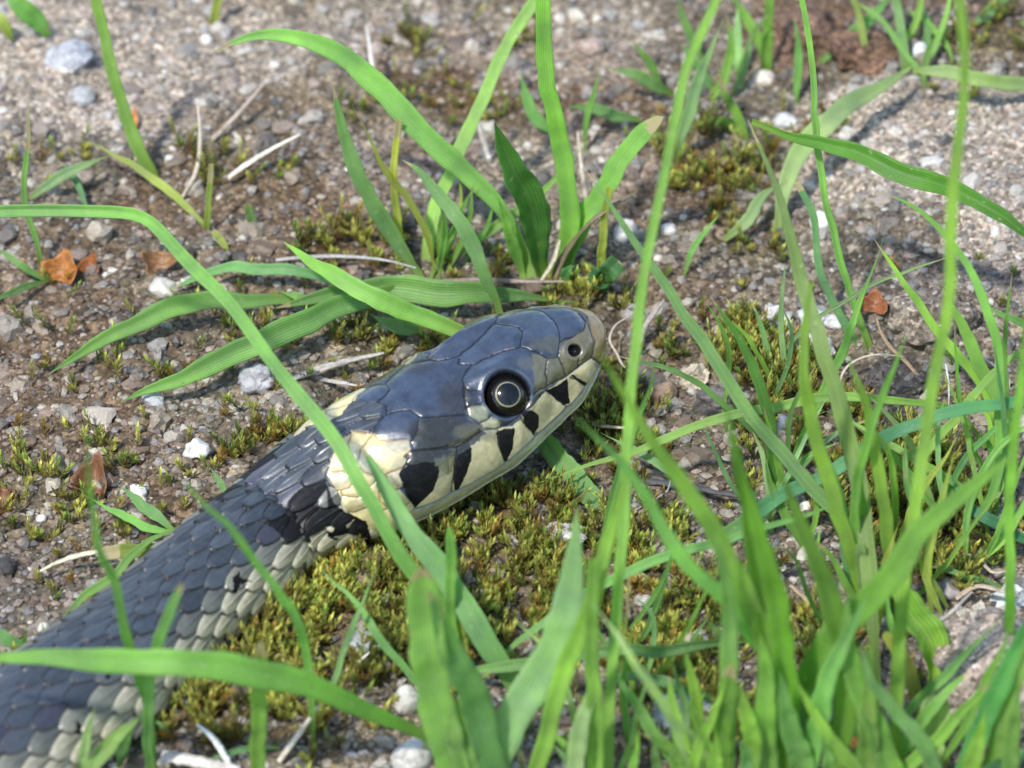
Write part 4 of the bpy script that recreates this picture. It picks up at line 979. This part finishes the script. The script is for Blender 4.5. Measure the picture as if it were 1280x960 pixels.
# ---- right side middle, dense bunch
tuft('dense bunch of upright bright blades at the right behind the wide crossing blade', [
  b_([(1085,790),(1070,720),(1045,646),(1035,594),(1017,537),(1004,471),(1006,400),(1018,337)], 19, 'B', .01, k=.85, prof='long', roll=8),
  b_([(1122,780),(1114,700),(1105,624),(1092,546),(1079,493),(1066,462),(1057,440)], 17, 'B', .01, k=.9, prof='long'),
  b_([(1065,780),(1070,700),(1074,602),(1083,559),(1096,515),(1112,468),(1136,414)], 13, 'M', .03, k=.95, prof='long'),
  b_([(1105,770),(1085,700),(1078,640),(1076,600),(1070,560)], 14, 'B', 0, k=.9),
  b_([(1075,780),(1060,700),(1052,640),(1045,600),(1031,554)], 15, (0.12,0.30,0.22), 0, k=.7),
  b_([(1095,800),(1100,740),(1110,690),(1125,650)], 15, 'Y', 0, k=.8),
  b_([(1085,790),(1080,720),(1074,680)], 18, 'P', 0, k=.9, prof='const', part='sheath'),
])
tuft('tuft rooted at the rim of the dark hollow with blades fanning left', [
  b_([(1120,700),(1130,660),(1160,600),(1188,560),(1201,535)], 11, 'Y', .02, k=.7),
  b_([(1165,770),(1160,700),(1172,640),(1188,585),(1196,550)], 12, 'Y', .1, k=.8),
  b_([(1180,775),(1165,740),(1150,700),(1141,670)], 10, 'Y', 0, k=.7),
])
blade('slim pale blade crossing beneath the broad blue green blade', [(1245,632),(1201,609),(1136,572),(1083,537),(1050,520),(1022,511)], 11, 'G', .01, H=[.1,.6,.8,.7])
blade('blue green blade lying low near the right edge', [(1310,680),(1276,672),(1245,655),(1215,635),(1190,600),(1184,576)], 15, (0.07,0.23,0.15), .02, H=[.2,.45,.5])
blade('bright vertical blade along the right edge', [(1262,870),(1262,811),(1262,762),(1264,680),(1267,602),(1273,515),(1282,430),(1286,380)], 14, 'B', 0, k=1.0, prof='const')
blade('very broad blurred blade crossing from the bottom up to the right edge', [(980,990),(1010,864),(1038,811),(1081,751),(1123,701),(1153,668),(1190,635),(1230,600),(1275,560)], 36, (0.15,0.31,0.09), 0, k=.9, hb=0, prof='long', base_w=.8, roll=10)
blade('dark teal thin blade lying low in front of the dark bare rim', [(1256,735),(1225,725),(1194,716),(1165,708),(1145,700)], 8, 'T', .02, H=[.1,.25,.3])
blade('short bright blade on the rim beside the grey stone', [(1185,760),(1170,735),(1155,710),(1145,685)], 9, 'Y', 0, H=[.05,.4,.6])
tuft('folded bright leaf with its curled end right of the crossing blades', [
  b_([(1160,870),(1168,830),(1158,795),(1140,768),(1125,740),(1118,700)], 40, 'B', .0, k=.8, prof='spear', fold=.5, roll=-20, base_w=.15),
  b_([(1150,900),(1140,850),(1120,810),(1105,790)], 18, 'Y', 0, k=.7, prof='blunt'),
])
blade('large rounded pale leaf low at the bottom right', [(1150,975),(1158,940),(1168,900),(1166,868)], 40, 'P', .0, k=.6, prof='blunt', base_w=.8, fold=.25)
blade('striped blade leaning up right over the grey rock', [(1105,930),(1123,905),(1152,875),(1187,840),(1223,801),(1256,770)], 14, 'G', .02, k=.75)
blade('dark thin blade at the foot of the grey rock', [(1165,975),(1200,915),(1223,879),(1240,840),(1258,800),(1270,745)], 12, 'M', 0, k=.9)
blade('wide teal blade in the bottom right corner', [(1190,1000),(1215,945),(1238,890),(1262,832),(1295,770),(1310,740)], 30, (0.09,0.27,0.12), 0, k=.9, hb=.1, prof='const')
blade('second bright blade rising beside the wide teal blade', [(1235,1000),(1245,930),(1262,870),(1290,800)], 22, 'G', 0, k=.9, hb=.1, prof='const')
blade('teal blade lying across the bottom right corner', [(1200,1000),(1240,965),(1290,935),(1320,915)], 20, 'T', 0, H=[.4,.8,1.0])
# ---- big bottom right clump, near and blurred
tuft('dense near clump of broad blurred blades at the bottom right of centre', [
  b_([(960,1010),(957,900),(955,800),(950,720),(940,660),(925,590),(915,550),(908,506)], 32, (0.10,0.27,0.06), 0, k=.9, hb=.0, prof='long', base_w=.9),
  b_([(975,1010),(985,880),(980,800),(968,730),(950,670),(935,625),(922,570)], 30, (0.14,0.32,0.06), 0, k=.9, hb=.1, prof='long', base_w=.9),
  b_([(1030,1010),(1055,900),(1058,830),(1045,769),(1031,726),(1010,673),(990,630),(974,583)], 30, (0.13,0.29,0.08), 0, k=.9, hb=.1, prof='long', base_w=.9),
  b_([(1120,1010),(1109,960),(1088,903),(1067,840),(1058,780),(1060,740)], 30, 'M', 0, k=.9, hb=.1, prof='long', base_w=.9),
  b_([(1185,1010),(1152,932),(1120,889),(1088,847),(1075,800)], 20, 'T', 0, k=.9, hb=.3, prof='long'),
  b_([(900,1010),(905,900),(912,850),(914,830)], 24, (0.15,0.30,0.08), .12, k=.9, hb=.2, prof='blunt', base_w=.9),
  b_([(905,1010),(912,830),(907,760),(900,700),(893,650)], 24, 'G', 0, k=.9, hb=.2, prof='long', base_w=.9),
  b_([(965,1010),(957,900),(957,850),(950,790)], 28, 'B', 0, k=.9, hb=.2, prof='spear', base_w=.9),
  b_([(855,1010),(868,953),(885,905),(904,861),(912,835)], 15, 'B', 0, k=.9, hb=.2),
  b_([(1095,1010),(1067,960),(1038,921),(1010,879),(995,850)], 18, 'B', 0, k=.9, hb=.3, prof='long'),
  b_([(1000,1010),(1015,930),(1030,860),(1055,800),(1085,740)], 26, 'G', 0, k=.9, hb=.2, prof='long', base_w=.9),
  b_([(1085,1010),(1082,930),(1086,860),(1088,800)], 26, 'G', 0, k=1.0, hb=.0, prof='long', base_w=.9),
  b_([(930,1010),(938,940),(930,880),(920,850)], 26, 'B', 0, k=.9, hb=.2, prof='long', base_w=.9),
  b_([(1010,1010),(1000,950),(985,900),(975,840)], 30, 'G', 0, k=.9, hb=.2, prof='long', base_w=.9),
])
tuft('low fringe of grass along the bottom edge right of centre', [
  b_([(860,1010),(850,975),(843,950),(835,915)], 20, 'G', 0, k=1.0, hb=.4),
  b_([(880,1010),(890,970),(895,940),(893,905)], 22, 'B', 0, k=1.0, hb=.4),
  b_([(950,1010),(935,970),(930,940),(920,915)], 20, 'T', 0, k=1.0, hb=.4),
  b_([(1050,1010),(1040,985),(1035,950),(1025,910)], 20, 'G', 0, k=1.0, hb=.3),
  b_([(1135,1010),(1130,980),(1120,950),(1112,925)], 18, 'B', 0, k=1.0, hb=.3),
  b_([(1215,1010),(1213,975),(1222,930),(1232,880)], 24, 'B', 0, k=1.0, hb=.4),
  b_([(1270,1010),(1262,960),(1268,900),(1275,830)], 22, 'G', 0, k=1.0, hb=.4),
  b_([(828,1010),(822,970),(818,935),(810,905)], 14, 'T', 0, k=1.0, hb=.2),
  b_([(785,1010),(790,965),(797,920),(800,900)], 12, 'B', 0, k=1.0, hb=.2),
])
blade('level green blade with pale margins crossing the moss below the snake', [(935,800),(911,803),(860,807),(800,812),(748,818),(700,826),(667,830),(620,836),(585,838)], 15, 'T', .01, H=[.3,.7,.8,.7,.4], prof='blunt', fold=.4)
blade('thin blade rising to the right from the moss towards the dense bunch', [(602,850),(631,818),(684,779),(720,752),(755,730),(794,712),(860,691),(929,668),(1017,641),(1060,622)], 13, 'G', .01, H=[.1,.6,.9,1.1,1.1], prof='spear')
blade('teal blade lying above the grey stones at the bottom', [(905,882),(885,872),(860,864),(805,847),(770,844),(745,842)], 14, 'T', .02, H=[.2,.5,.6,.5], prof='spear')
blade('bright blade slanting down beside the grey stones', [(862,990),(847,956),(815,914),(790,875),(775,852),(768,835)], 17, 'G', 0, k=.7, hb=.1, prof='long')
blade('dark blade behind the grey stones running down to the right', [(905,985),(885,930),(868,890),(848,860)], 12, 'M', 0, k=.7, hb=.1)
blade('thin yellowish dry stem standing in the moss right of centre', [(776,890),(777,850),(780,790),(787,719)], 5, 'Y', .3, k=.9, prof='const')
blade('small pointed teal leaf at the bottom near the grey stones', [(911,815),(900,795),(888,780),(883,772)], 12, 'T', .02, k=.8)

# ---- fine tangle of thin blades on the right
rt = random.Random(3)
def thin_set(label, n, xs, ys, hmin, hmax, wmin, wmax, hb=0.0, kk_=(.55, .9), tl='BGMTP', slant=.45):
    bl = []
    for i in range(n):
        x = rt.uniform(*xs); y = rt.uniform(*ys); h = rt.uniform(hmin, hmax); s_ = rt.gauss(0, slant)*h; c_ = rt.uniform(-.25, .25)*h
        pts = [(x, y), (x+s_*.35+c_*.6, y-h*.4), (x+s_*.7+c_*.5, y-h*.75), (x+s_*1.05, y-h*(1-abs(rt.gauss(0, .06))))]
        bl.append(b_(pts, rt.uniform(wmin, wmax), rt.choice(tl), rt.uniform(0, .12), k=rt.uniform(*kk_), hb=hb, roll=rt.uniform(-25, 25), prof='long', n=30))
    return tuft(label, bl)
thin_set('loose tuft of thin blades left of the dense upright bunch', 9, (925, 1010), (590, 690), 90, 190, 6, 10)
thin_set('loose tuft of thin blades between the dense bunch and the right edge', 11, (1110, 1250), (600, 720), 90, 220, 6, 11)
thin_set('thin dark tangle low in front of the dense upright bunch', 9, (1030, 1160), (740, 840), 70, 170, 6, 11, tl='MDGB')
thin_set('short crowded blades at the foot of the big near clump', 14, (850, 1110), (950, 1005), 60, 170, 12, 20, hb=.1)
thin_set('thin blades at the foot of the shining leaf', 6, (680, 800), (930, 1000), 80, 200, 7, 12)
thin_set('blurred far tuft at the top edge left of the reddish stone', 7, (880, 945), (90, 140), 60, 130, 7, 12, tl='GPT')
thin_set('blurred far tuft at the top edge right of the reddish stone', 6, (1120, 1220), (60, 110), 60, 120, 7, 12, tl='GPTB')
thin_set('fine blades standing behind the long folded crossing blade', 5, (520, 600), (320, 350), 60, 140, 5, 9, tl='GYM')

thin_set('scattered thin crossing blades in the grit right of the snout', 8, (880, 1000), (470, 560), 70, 160, 5, 8, slant=.7)
thin_set('thin upright blades beside the arching thin blade on the right', 8, (1180, 1270), (560, 700), 120, 260, 6, 9, slant=.3)
thin_set('sharp thin blades standing between shining leaf and near clump', 7, (770, 860), (760, 880), 90, 230, 6, 9, slant=.35)

# ================================================================ PEBBLES AND ROCKS
V3, F3 = ico(5); V2, F2 = ico(3)
def stone_mesh(name, rx, ry, rz, seed, ang=0.5, rough=0.16, hi=False, gritty=None):
    V0, F0 = (V3, F3) if hi else (V2, F2)
    rg = np.random.default_rng(seed); V = V0.copy()
    for _ in range(9):                                           # knock flat facets off the lump
        d = rg.normal(size=3); d /= np.linalg.norm(d); c = 0.72+0.22*rg.random(); s = V @ d
        V = V - np.outer(np.maximum(s-c, 0)*ang*1.6, d)
    n = fbm(V[:, 0]*1.6+seed, V[:, 1]*1.6+V[:, 2]*1.3, seed, 4)*rough*1.6 + fbm(V[:, 2]*5+seed, V[:, 0]*5-V[:, 1]*4, seed+3, 3)*rough*.5
    V = V*(1+n)[:, None]*np.array([rx, ry, rz])
    if gritty is not None: return mesh_np(name, V, F0, M_ROCK, np.array(gritty)[None]*(1+0.5*fbm(V[:, 0]*3+seed, V[:, 1]*3+V[:, 2]*2, seed, 4))[:, None])
    return mesh_np(name, V, F0, M_STONE)
def pebble(label, px, py, wpx, hpx, colr, seed, ang=.6, rough=.16, rot=0, name='pebble', cat='pebble', sink=.35, group='pebbles lying in the grit', hi=False):
    p = on_ground(px, py+hpx*0.25); rx = wpx/SCR/2; ry = rx*0.85; rz = max(0.3*rx, min(rx*1.1, hpx/SCR/2*1.05))
    o = link(name, stone_mesh(name, rx, ry, rz, seed, ang, rough, hi, colr if name == 'stone' else None), None, (p[0], p[1], p[2]+rz*(1-sink)-rz*.3)); o.rotation_euler = (0.15*math.sin(seed), 0.15*math.cos(seed*2), R_(rot))
    o.color = (*colr, 1); tag(o, label, cat, group); return o
WH = (0.60, 0.58, 0.54); CRM = (0.55, 0.48, 0.36); GR_ = (0.36, 0.36, 0.36); DG = (0.15, 0.15, 0.17); BR = (0.28, 0.19, 0.13); BL = (0.42, 0.46, 0.50)
PEB = [('smooth white egg shaped pebble at the bottom edge',516,942,48,52,WH,0,.05,30),('tall whitish pebble just above the smooth egg shaped one',509,868,36,52,(.60,.58,.52),.3,.12,70),
 ('large blue grey stone among the grass at the bottom',850,892,76,56,BL,.7,.15,10),('flat blue grey stone on top of the large one at the bottom',838,847,48,22,BL,.7,.12,0),
 ('chunky cream pebble with a brown underside right of the snout',868,468,42,40,CRM,1,.18,15),('brown lump of crust between snout and cream pebble',829,490,40,36,BR,.8,.25,40),
 ('bright white quartz chip in the grit at mid right',1012,433,62,26,(.68,.67,.63),1,.2,0),('pale quartz lump above the bright white chip',968,395,52,40,(.52,.50,.48),.9,.3,20),
 ('whitish blue chip beside the steep thin blade',1014,392,40,24,(.62,.66,.68),.9,.2,0),('small cream pebble resting on the thin arching blade',977,505,20,16,CRM,.3,.08,0),
 ('small blue black pebble under the thin arching blade',978,527,24,24,(.16,.19,.24),.4,.1,0),('dark grey stone behind the moss right of the snout',893,500,52,46,(.14,.125,.12),.8,.25,0),
 ('small tan pebble below the blue black one',985,550,30,20,(.36,.29,.22),.5,.15,0),('tiny white round pebble between the upright blades',1007,632,17,18,(.80,.78,.74),.4,.1,0),
 ('small grey pebble deep in moss below the jaw',649,678,26,28,(.42,.38,.36),.5,.12,0),('large pale stone behind the tip of the shining leaf',706,668,58,34,(.55,.52,.49),.8,.16,0),
 ('half buried grey stone left of the tall whitish pebble',461,800,56,38,(.33,.35,.35),.7,.18,0),('cream square pebble near the brown orange scrap',205,357,38,26,(.62,.58,.50),1,.15,-20),
 ('white angular chip beside the curled brown bract',171,614,26,24,(.74,.75,.74),1,.15,0),('wide grey stone in the grit left of the neck',322,470,48,38,(.37,.37,.38),.6,.2,0),
 ('pale grey pebble at the tip of the broad leaf',192,498,32,20,(.42,.42,.43),.6,.15,0),('white chip with soft edges in the middle of the left grit',246,560,34,24,(.62,.62,.60),.7,.3,0),
 ('round white pebble near the upright blade at upper left',212,198,14,15,(.68,.67,.63),.2,.06,0),('white round pebble at the top edge left of centre',258,49,20,20,(.80,.76,.70),.3,.08,0),
 ('long pale blurred stone at the upper left',86,66,70,34,(.42,.43,.46),.5,.15,10),('second pale blurred stone below the long one',100,120,46,20,(.42,.42,.41),.5,.15,0),
 ('cream blurred pebble right of the yellowish blades',955,96,34,26,(.64,.58,.50),.6,.12,0),('white blurred pebble near the top right',1151,62,28,30,(.66,.68,.70),.4,.1,0),
 ('light grey blurred chip under the cream blurred pebble',981,148,38,20,(.58,.58,.59),.7,.15,0),('white wedge behind the long greyish blade',1026,272,34,32,(.70,.70,.68),.7,.15,0),
 ('smooth grey pebble right of the snout tip',789,388,30,28,(.33,.30,.28),.2,.08,0),('greyish white angular block at the right edge',1262,742,50,40,(.58,.62,.60),1,.15,0),
 ('flat grey shard on the rim left of the greyish block',1185,733,36,22,(.34,.31,.31),1,.15,0),('tall pale shard behind the bright tuft',785,278,40,76,(.55,.53,.50),1,.15,0),
 ('small white pebble right of the tall pale shard',836,285,22,18,(.66,.63,.60),.4,.1,0),('grey white pebble between the brown soil and the long blade',1043,400,30,20,(.55,.56,.56),.8,.2,0),
 ('round brown pebble in the moss at the bottom',889,795,46,26,(.48,.48,.47),.5,.1,0),('small bluish chip lying in moss at the right of the belly',350,822,20,18,(.52,.56,.58),.7,.12,0),
 ('tiny white pebble left of the stout blunt blade',302,899,13,13,(.72,.72,.70),.3,.08,0),('grey chip in moss right of the shining leaf',806,748,26,18,(.46,.42,.40),.7,.15,0),
 ('small pale chip under the thin blade in the moss',801,722,20,16,(.50,.46,.42),.7,.15,0),('small light stone beside the moss at the lower left',397,828,22,20,(.48,.50,.50),.7,.15,0),
 ('light chip between moss shoots in front of the neck',424,700,20,12,(.46,.44,.42),.7,.15,0),('white bead sized pebble left of the tall whitish pebble',605,738,11,11,(.70,.68,.64),.3,.08,0),
 ('pale bead sized pebble in the moss under the jaw',621,747,12,10,(.55,.52,.50),.3,.08,0),('small white pebble at the left margin beside the body',52,647,14,12,(.75,.75,.74),.4,.1,0),
 ('pale pebble in the dark grit left of the body',54,783,16,12,(.66,.66,.62),.4,.1,0),('brown pebble on the slope at the top centre',470,60,26,22,(.40,.33,.27),.5,.15,0),
 ('pinkish blurred stone near the top centre',740,55,40,26,(.42,.32,.27),.5,.2,0),('dull pebble at the foot of the dark bluish tuft',400,390,26,16,(.32,.30,.29),.6,.15,0)]
for i, (lb, x, y, ww, hh_, cl, an, ro, rt) in enumerate(PEB): pebble(lb, x, y, ww, hh_, cl, 40+i, an, max(ro, .08), rt, hi=ww > 40)
pebble('large reddish brown stone at the top edge right of centre', 1010, 40, 150, 70, (0.15, 0.10, 0.075), 301, .9, .2, 5, 'stone', 'stone', .55, 'larger stones', True)
pebble('dark brown lump of soil beside the reddish stone', 1085, 62, 110, 60, (0.15, 0.095, 0.065), 302, .6, .3, 5, 'stone', 'stone', .5, 'larger stones', True)
pebble('rough grey piece of concrete at the bottom right', 1240, 830, 190, 150, (0.31, 0.28, 0.27), 303, 1.0, .2, 12, 'stone', 'stone', .5, 'larger stones', True)
pebble('dark rounded concrete lump under the arching thin blade', 1165, 385, 120, 70, (0.19, 0.175, 0.155), 304, .5, .24, 12, 'stone', 'stone', .55, 'larger stones', True)
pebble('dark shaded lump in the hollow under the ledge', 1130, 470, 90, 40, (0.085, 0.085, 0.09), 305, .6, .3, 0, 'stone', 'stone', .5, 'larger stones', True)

# ================================================================ DRY STALKS, TWIGS, SCRAPS
def stalk_mesh(name, pts, wpx, H, colr, rough=.15, flat=.7, n=36, taper=(.7, .35), seed=1):
    P = path3d(pts, H=H, n=n); P = np.stack([smooth_arr(P[:, j], 1) for j in range(3)], -1)
    T = np.gradient(P, axis=0); T /= np.linalg.norm(T, axis=1)[:, None]
    S = np.cross(T, [0, 0, 1.0]); S /= np.linalg.norm(S, axis=1)[:, None]+1e-9; Nn_ = np.cross(S, T)
    t = np.linspace(0, 1, n); r = wpx/SCR/2*(taper[0]+(1-taper[0])*np.sin(np.clip(t*2, 0, 1)*1.57))*(1-(1-taper[1])*t**2)
    k = 10; an = np.arange(k)/k*2*math.pi
    rr = 1+rough*fbm(t[:, None]*14+seed, an[None]*1.2, seed, 3)*2
    A = P[:, None] + (r[:, None]*rr)[..., None]*(np.cos(an)[None, :, None]*S[:, None] + flat*np.sin(an)[None, :, None]*Nn_[:, None])
    C_ = np.array(colr)[None, None]*(1+0.5*fbm(t[:, None]*9+seed, an[None]*1.5, seed+9, 3))[..., None]
    idx = np.arange(n*k).reshape(n, k); nx_ = np.roll(idx, -1, 1)
    F = np.stack([idx[:-1], nx_[:-1], nx_[1:], idx[1:]], -1).reshape(-1, 4)
    A = A.reshape(-1, 3); p0 = P[0]
    V = np.concatenate([A-p0, [P[0]-p0], [P[-1]-p0]]); c = np.concatenate([C_.reshape(-1, 3), [colr], [colr]])
    e0 = [[idx[0, (i+1) % k], idx[0, i], n*k, n*k] for i in range(k)]; e1 = [[idx[-1, i], idx[-1, (i+1) % k], n*k+1, n*k+1] for i in range(k)]
    me = mesh_np(name, V, np.concatenate([F]), M_DRY, c); return me, p0
def stalk(label, pts, w_, H, colr, name='straw', cat='straw', **kw):
    me, p = stalk_mesh(name, pts, w_, H, colr, seed=int(pts[0][0]) % 97, **kw)
    o = link(name, me, None, p); tag(o, label, cat, 'dry stalks and rootlets'); return o
ST_ = (0.62, 0.55, 0.42); GY = (0.40, 0.38, 0.35); TW = (0.17, 0.13, 0.09)
stalk('pale straw leaning right on the grit at upper left', [(285,222),(310,204),(340,186),(375,168)], 10, [.1,.3,.5], (.66,.62,.52), flat=.4)
stalk('thin faded stalk standing above the short noded stem', [(228,246),(245,215),(250,180),(247,124)], 7, [.05,.4,.8], (.45,.38,.30))
stalk('long faded grass stalk slanting behind the thin faded one', [(265,175),(290,150),(330,105)], 9, [.05,.2,.3], (.42,.34,.27))
stalk('dry dark brown blade bent over behind the snout', [(692,350),(703,322),(719,299),(748,269),(775,252),(797,239)], 16, [.1,.5,.9,1.0], (.16,.13,.075), 'dry_blade', 'dry blade', flat=.35, taper=(.8,.15))
stalk('white stub of straw poking up in the moss at bottom left', [(288,958),(275,935),(262,918),(246,905)], 9, [.1,.35,.55], (.80,.79,.76))
stalk('thick pale twig with a swollen end at the bottom left', [(300,962),(265,956),(235,950),(203,945)], 15, [.1,.2,.25], (.58,.53,.46), 'twig', 'twig', taper=(.6,1.2), rough=.3)
stalk('pale dry straw leaning right in front of the stout blade', [(348,952),(375,915),(400,880)], 9, [.05,.3,.6], ST_, flat=.5)
stalk('thin dry straw between the teal stem and the grey stone', [(430,840),(445,830),(462,815)], 6, [.05,.2,.3], (.60,.56,.48))
stalk('bluish splinter beside the belly at lower left', [(238,890),(228,870),(215,851)], 7, [.05,.2,.3], (.42,.46,.50), flat=.5)
stalk('straw end sticking out behind the left of the body', [(130,688),(95,695),(65,706),(50,714)], 9, [.3,.2,.1], (.60,.52,.38), flat=.5)
stalk('grey fibrous stalk lying behind the neck', [(365,474),(400,461),(440,450),(480,441)], 13, [.05,.15,.2], (.38,.35,.31), flat=.5, rough=.3)
stalk('short grey stalk parallel to the fibrous one behind the neck', [(400,474),(425,478),(447,482)], 9, [.05,.15,.15], (.42,.39,.34), flat=.5)
stalk('long grey stalk lying level left of the central tufts', [(345,325),(390,321),(440,321),(490,327),(520,335)], 7, [.1,.2,.2], (.36,.34,.32))
stalk('brown twig lying level under the central tuft', [(548,352),(600,350),(650,352),(705,352)], 10, [.12,.2,.22], (.24,.19,.15), 'twig', 'twig')
stalk('curled pale rootlet right of the snout', [(800,470),(780,458),(770,440),(762,425),(768,408),(785,396),(800,385)], 4, [.05,.2,.25,.2], (.42,.36,.28), 'rootlet', 'rootlet')
stalk('grey split twig slanting up right of the smooth pebble', [(797,440),(805,410),(815,395),(830,375)], 10, [.1,.2,.2], (.34,.29,.25), 'twig', 'twig')
stalk('brown bent twig at the rim of the dark hollow', [(1148,470),(1135,455),(1110,430),(1100,412),(1096,398)], 7, [.2,.35,.4], (.38,.26,.15), 'twig', 'twig')
stalk('pale looping rootlet over the moss under the ledge', [(1048,482),(1056,462),(1075,448),(1100,443),(1128,446)], 4, [.1,.25,.3], (.48,.42,.32), 'rootlet', 'rootlet')
stalk('white hair thin rootlet hanging in the dark hollow', [(1182,455),(1186,480),(1186,506)], 3, [.4,.3,.1], (.55,.56,.55), 'rootlet', 'rootlet')
stalk('faint rootlet across the dark ledge', [(1215,440),(1240,455),(1262,478),(1255,500)], 3, [.35,.35,.3], (.42,.42,.42), 'rootlet', 'rootlet')
stalk('tan straw lying in front of the moss under the chin', [(715,522),(750,532),(795,535)], 7, [.05,.12,.1], (.46,.38,.25))
stalk('dark rootlet crossing the grit below the arching blade', [(780,645),(815,625),(835,612),(838,600)], 4, [.05,.15,.2], (.33,.33,.34), 'rootlet', 'rootlet')
stalk('black twig lying in the grit below the little whitish blade', [(795,600),(840,605),(880,612),(930,622)], 13, [.05,.12,.1], (.07,.07,.075), 'twig', 'twig', rough=.35)
stalk('grey stalk lying on the rim above the grey concrete', [(1145,788),(1180,772),(1215,740)], 7, [.2,.4,.5], (.36,.33,.30), 'twig', 'twig')
stalk('tangled pale root on the rim right of the moss', [(1200,690),(1225,700),(1240,715),(1265,712)], 6, [.1,.2,.2], (.42,.34,.26), 'rootlet', 'rootlet')
stalk('long flat strip of dead leaf on the rim', [(1195,748),(1220,733),(1250,738),(1275,745)], 9, [.15,.25,.2], (.42,.33,.24), flat=.4)
stalk('brown straw between the near clump and the dense bunch', [(988,732),(1003,745),(1022,765)], 7, [.05,.2,.2], (.40,.30,.20))
stalk('cluster root of the central tuft', [(676,352),(690,330),(700,300)], 10, [.1,.3,.5], (.55,.48,.36), flat=.5)
stalk('upright faded straw in the blurred background near the top', [(470,120),(464,70),(458,32)], 8, [.1,.4,.6], (.55,.52,.46))
stalk('faded upright straw behind the central tuft', [(612,200),(600,160),(593,130)], 9, [.1,.3,.5], (.55,.50,.44))
stalk('small pale straw beside the dry brown blade', [(735,262),(728,215),(722,165)], 7, [.1,.4,.6], (.50,.42,.33))
def scrap(label, cx, cy, wp, hp, colr, seed, curl=.5, h=.12, name='leaf_scrap', tilt=0.7):
    rg = random.Random(seed); n = 18; m = 5; V = []; C_ = []
    w_, l_ = wp/SCR/2, hp/SCR/2/0.8
    for side in (0.004, -0.004):
        for i in range(m+1):
            f = i/m
            for k in range(n):
                a = 2*math.pi*k/n; rr = f*(1+0.22*math.sin(a*3+seed)+0.12*math.sin(a*5+seed*2))
                x = w_*rr*math.cos(a); y = l_*rr*math.sin(a)
                z = curl*1.5*(x*x/w_+0.3*y*y/l_)+0.03*w_*math.cos(y/l_*9)+0.05*w_*math.sin(a*4+seed)*f+side
                V.append((x, y, z)); v = 0.75+0.5*rg.random(); C_.append((colr[0]*v, colr[1]*v*(.8+.4*rg.random()), colr[2]*v))
    F = []; R0 = (m+1)*n
    for s in (0, R0):
        for i in range(m):
            for k in range(n): F.append((s+i*n+k, s+i*n+(k+1) % n, s+(i+1)*n+(k+1) % n, s+(i+1)*n+k))
    for k in range(n): F.append((m*n+k, m*n+(k+1) % n, R0+m*n+(k+1) % n, R0+m*n+k))
    p = on_ground(cx, cy+hp*.3); o = link(name, mesh_np(name, V, F, M_SCRAP, np.array(C_)), None, (p[0], p[1], p[2]+h*.35))
    o.rotation_euler = (tilt, 0.2*math.sin(seed), 0.4*math.cos(seed)); tag(o, label, 'leaf scrap', 'dead leaf scraps'); return o
M_SCRAP = mat_vcol('dead_leaf', 0.45, 18, 0.35, 0.5, 0.3)
scrap('bright orange curled leaf scrap at the left', 80, 332, 52, 34, (0.42, 0.17, 0.035), 3)
scrap('small red orange scrap touching the bright orange one', 113, 330, 26, 24, (0.34, 0.11, 0.03), 5)
scrap('dull orange brown leaf scrap left of the folded blade', 196, 325, 46, 30, (0.33, 0.17, 0.075), 7)
scrap('orange red leaf scrap on the ledge at the right', 1093, 377, 38, 24, (0.33, 0.12, 0.045), 9)
scrap('curled brown orange bract beside the upright blade at left', 120, 590, 40, 44, (0.26, 0.12, 0.06), 11, .8)
scrap('brown scrap cut by the left edge', 2, 622, 30, 36, (0.26, 0.12, 0.06), 13)
scrap('tiny orange scrap behind the pair of crossing blades', 166, 150, 16, 30, (0.60, 0.26, 0.08), 15)
scrap('small yellow orange scrap in the shade of the blue green blade', 1175, 558, 22, 16, (0.62, 0.36, 0.14), 17)
scrap('orange brown seed husk at the bottom right', 1076, 935, 22, 44, (0.50, 0.22, 0.06), 19)
scrap('dark red scrap under the belly in front of the neck', 358, 735, 24, 24, (0.16, 0.05, 0.03), 21)
# small dark lobed leaf behind the snout
root = tag(empty('seedling', on_ground(752, 352)), 'small dark green seedling with lobed leaves behind the snout', 'seedling')
for i, (dx, dy, hh_, wp) in enumerate([(-10, -6, .25, 20), (14, -18, .35, 26), (-2, 8, .15, 22)]):
    pts = [(752, 352), (752+dx*.6, 350+dy*.5), (752+dx*1.6, 350+dy*1.3)]
    me, p = blade_mesh('leaf', pts, wp, H=[.1, hh_, hh_+.05], prof='blunt', base_w=.25, n=20); move_origin(me, root.location); o = link('leaf', me, root); setcol(o, (0.06, 0.19, 0.10), .02)
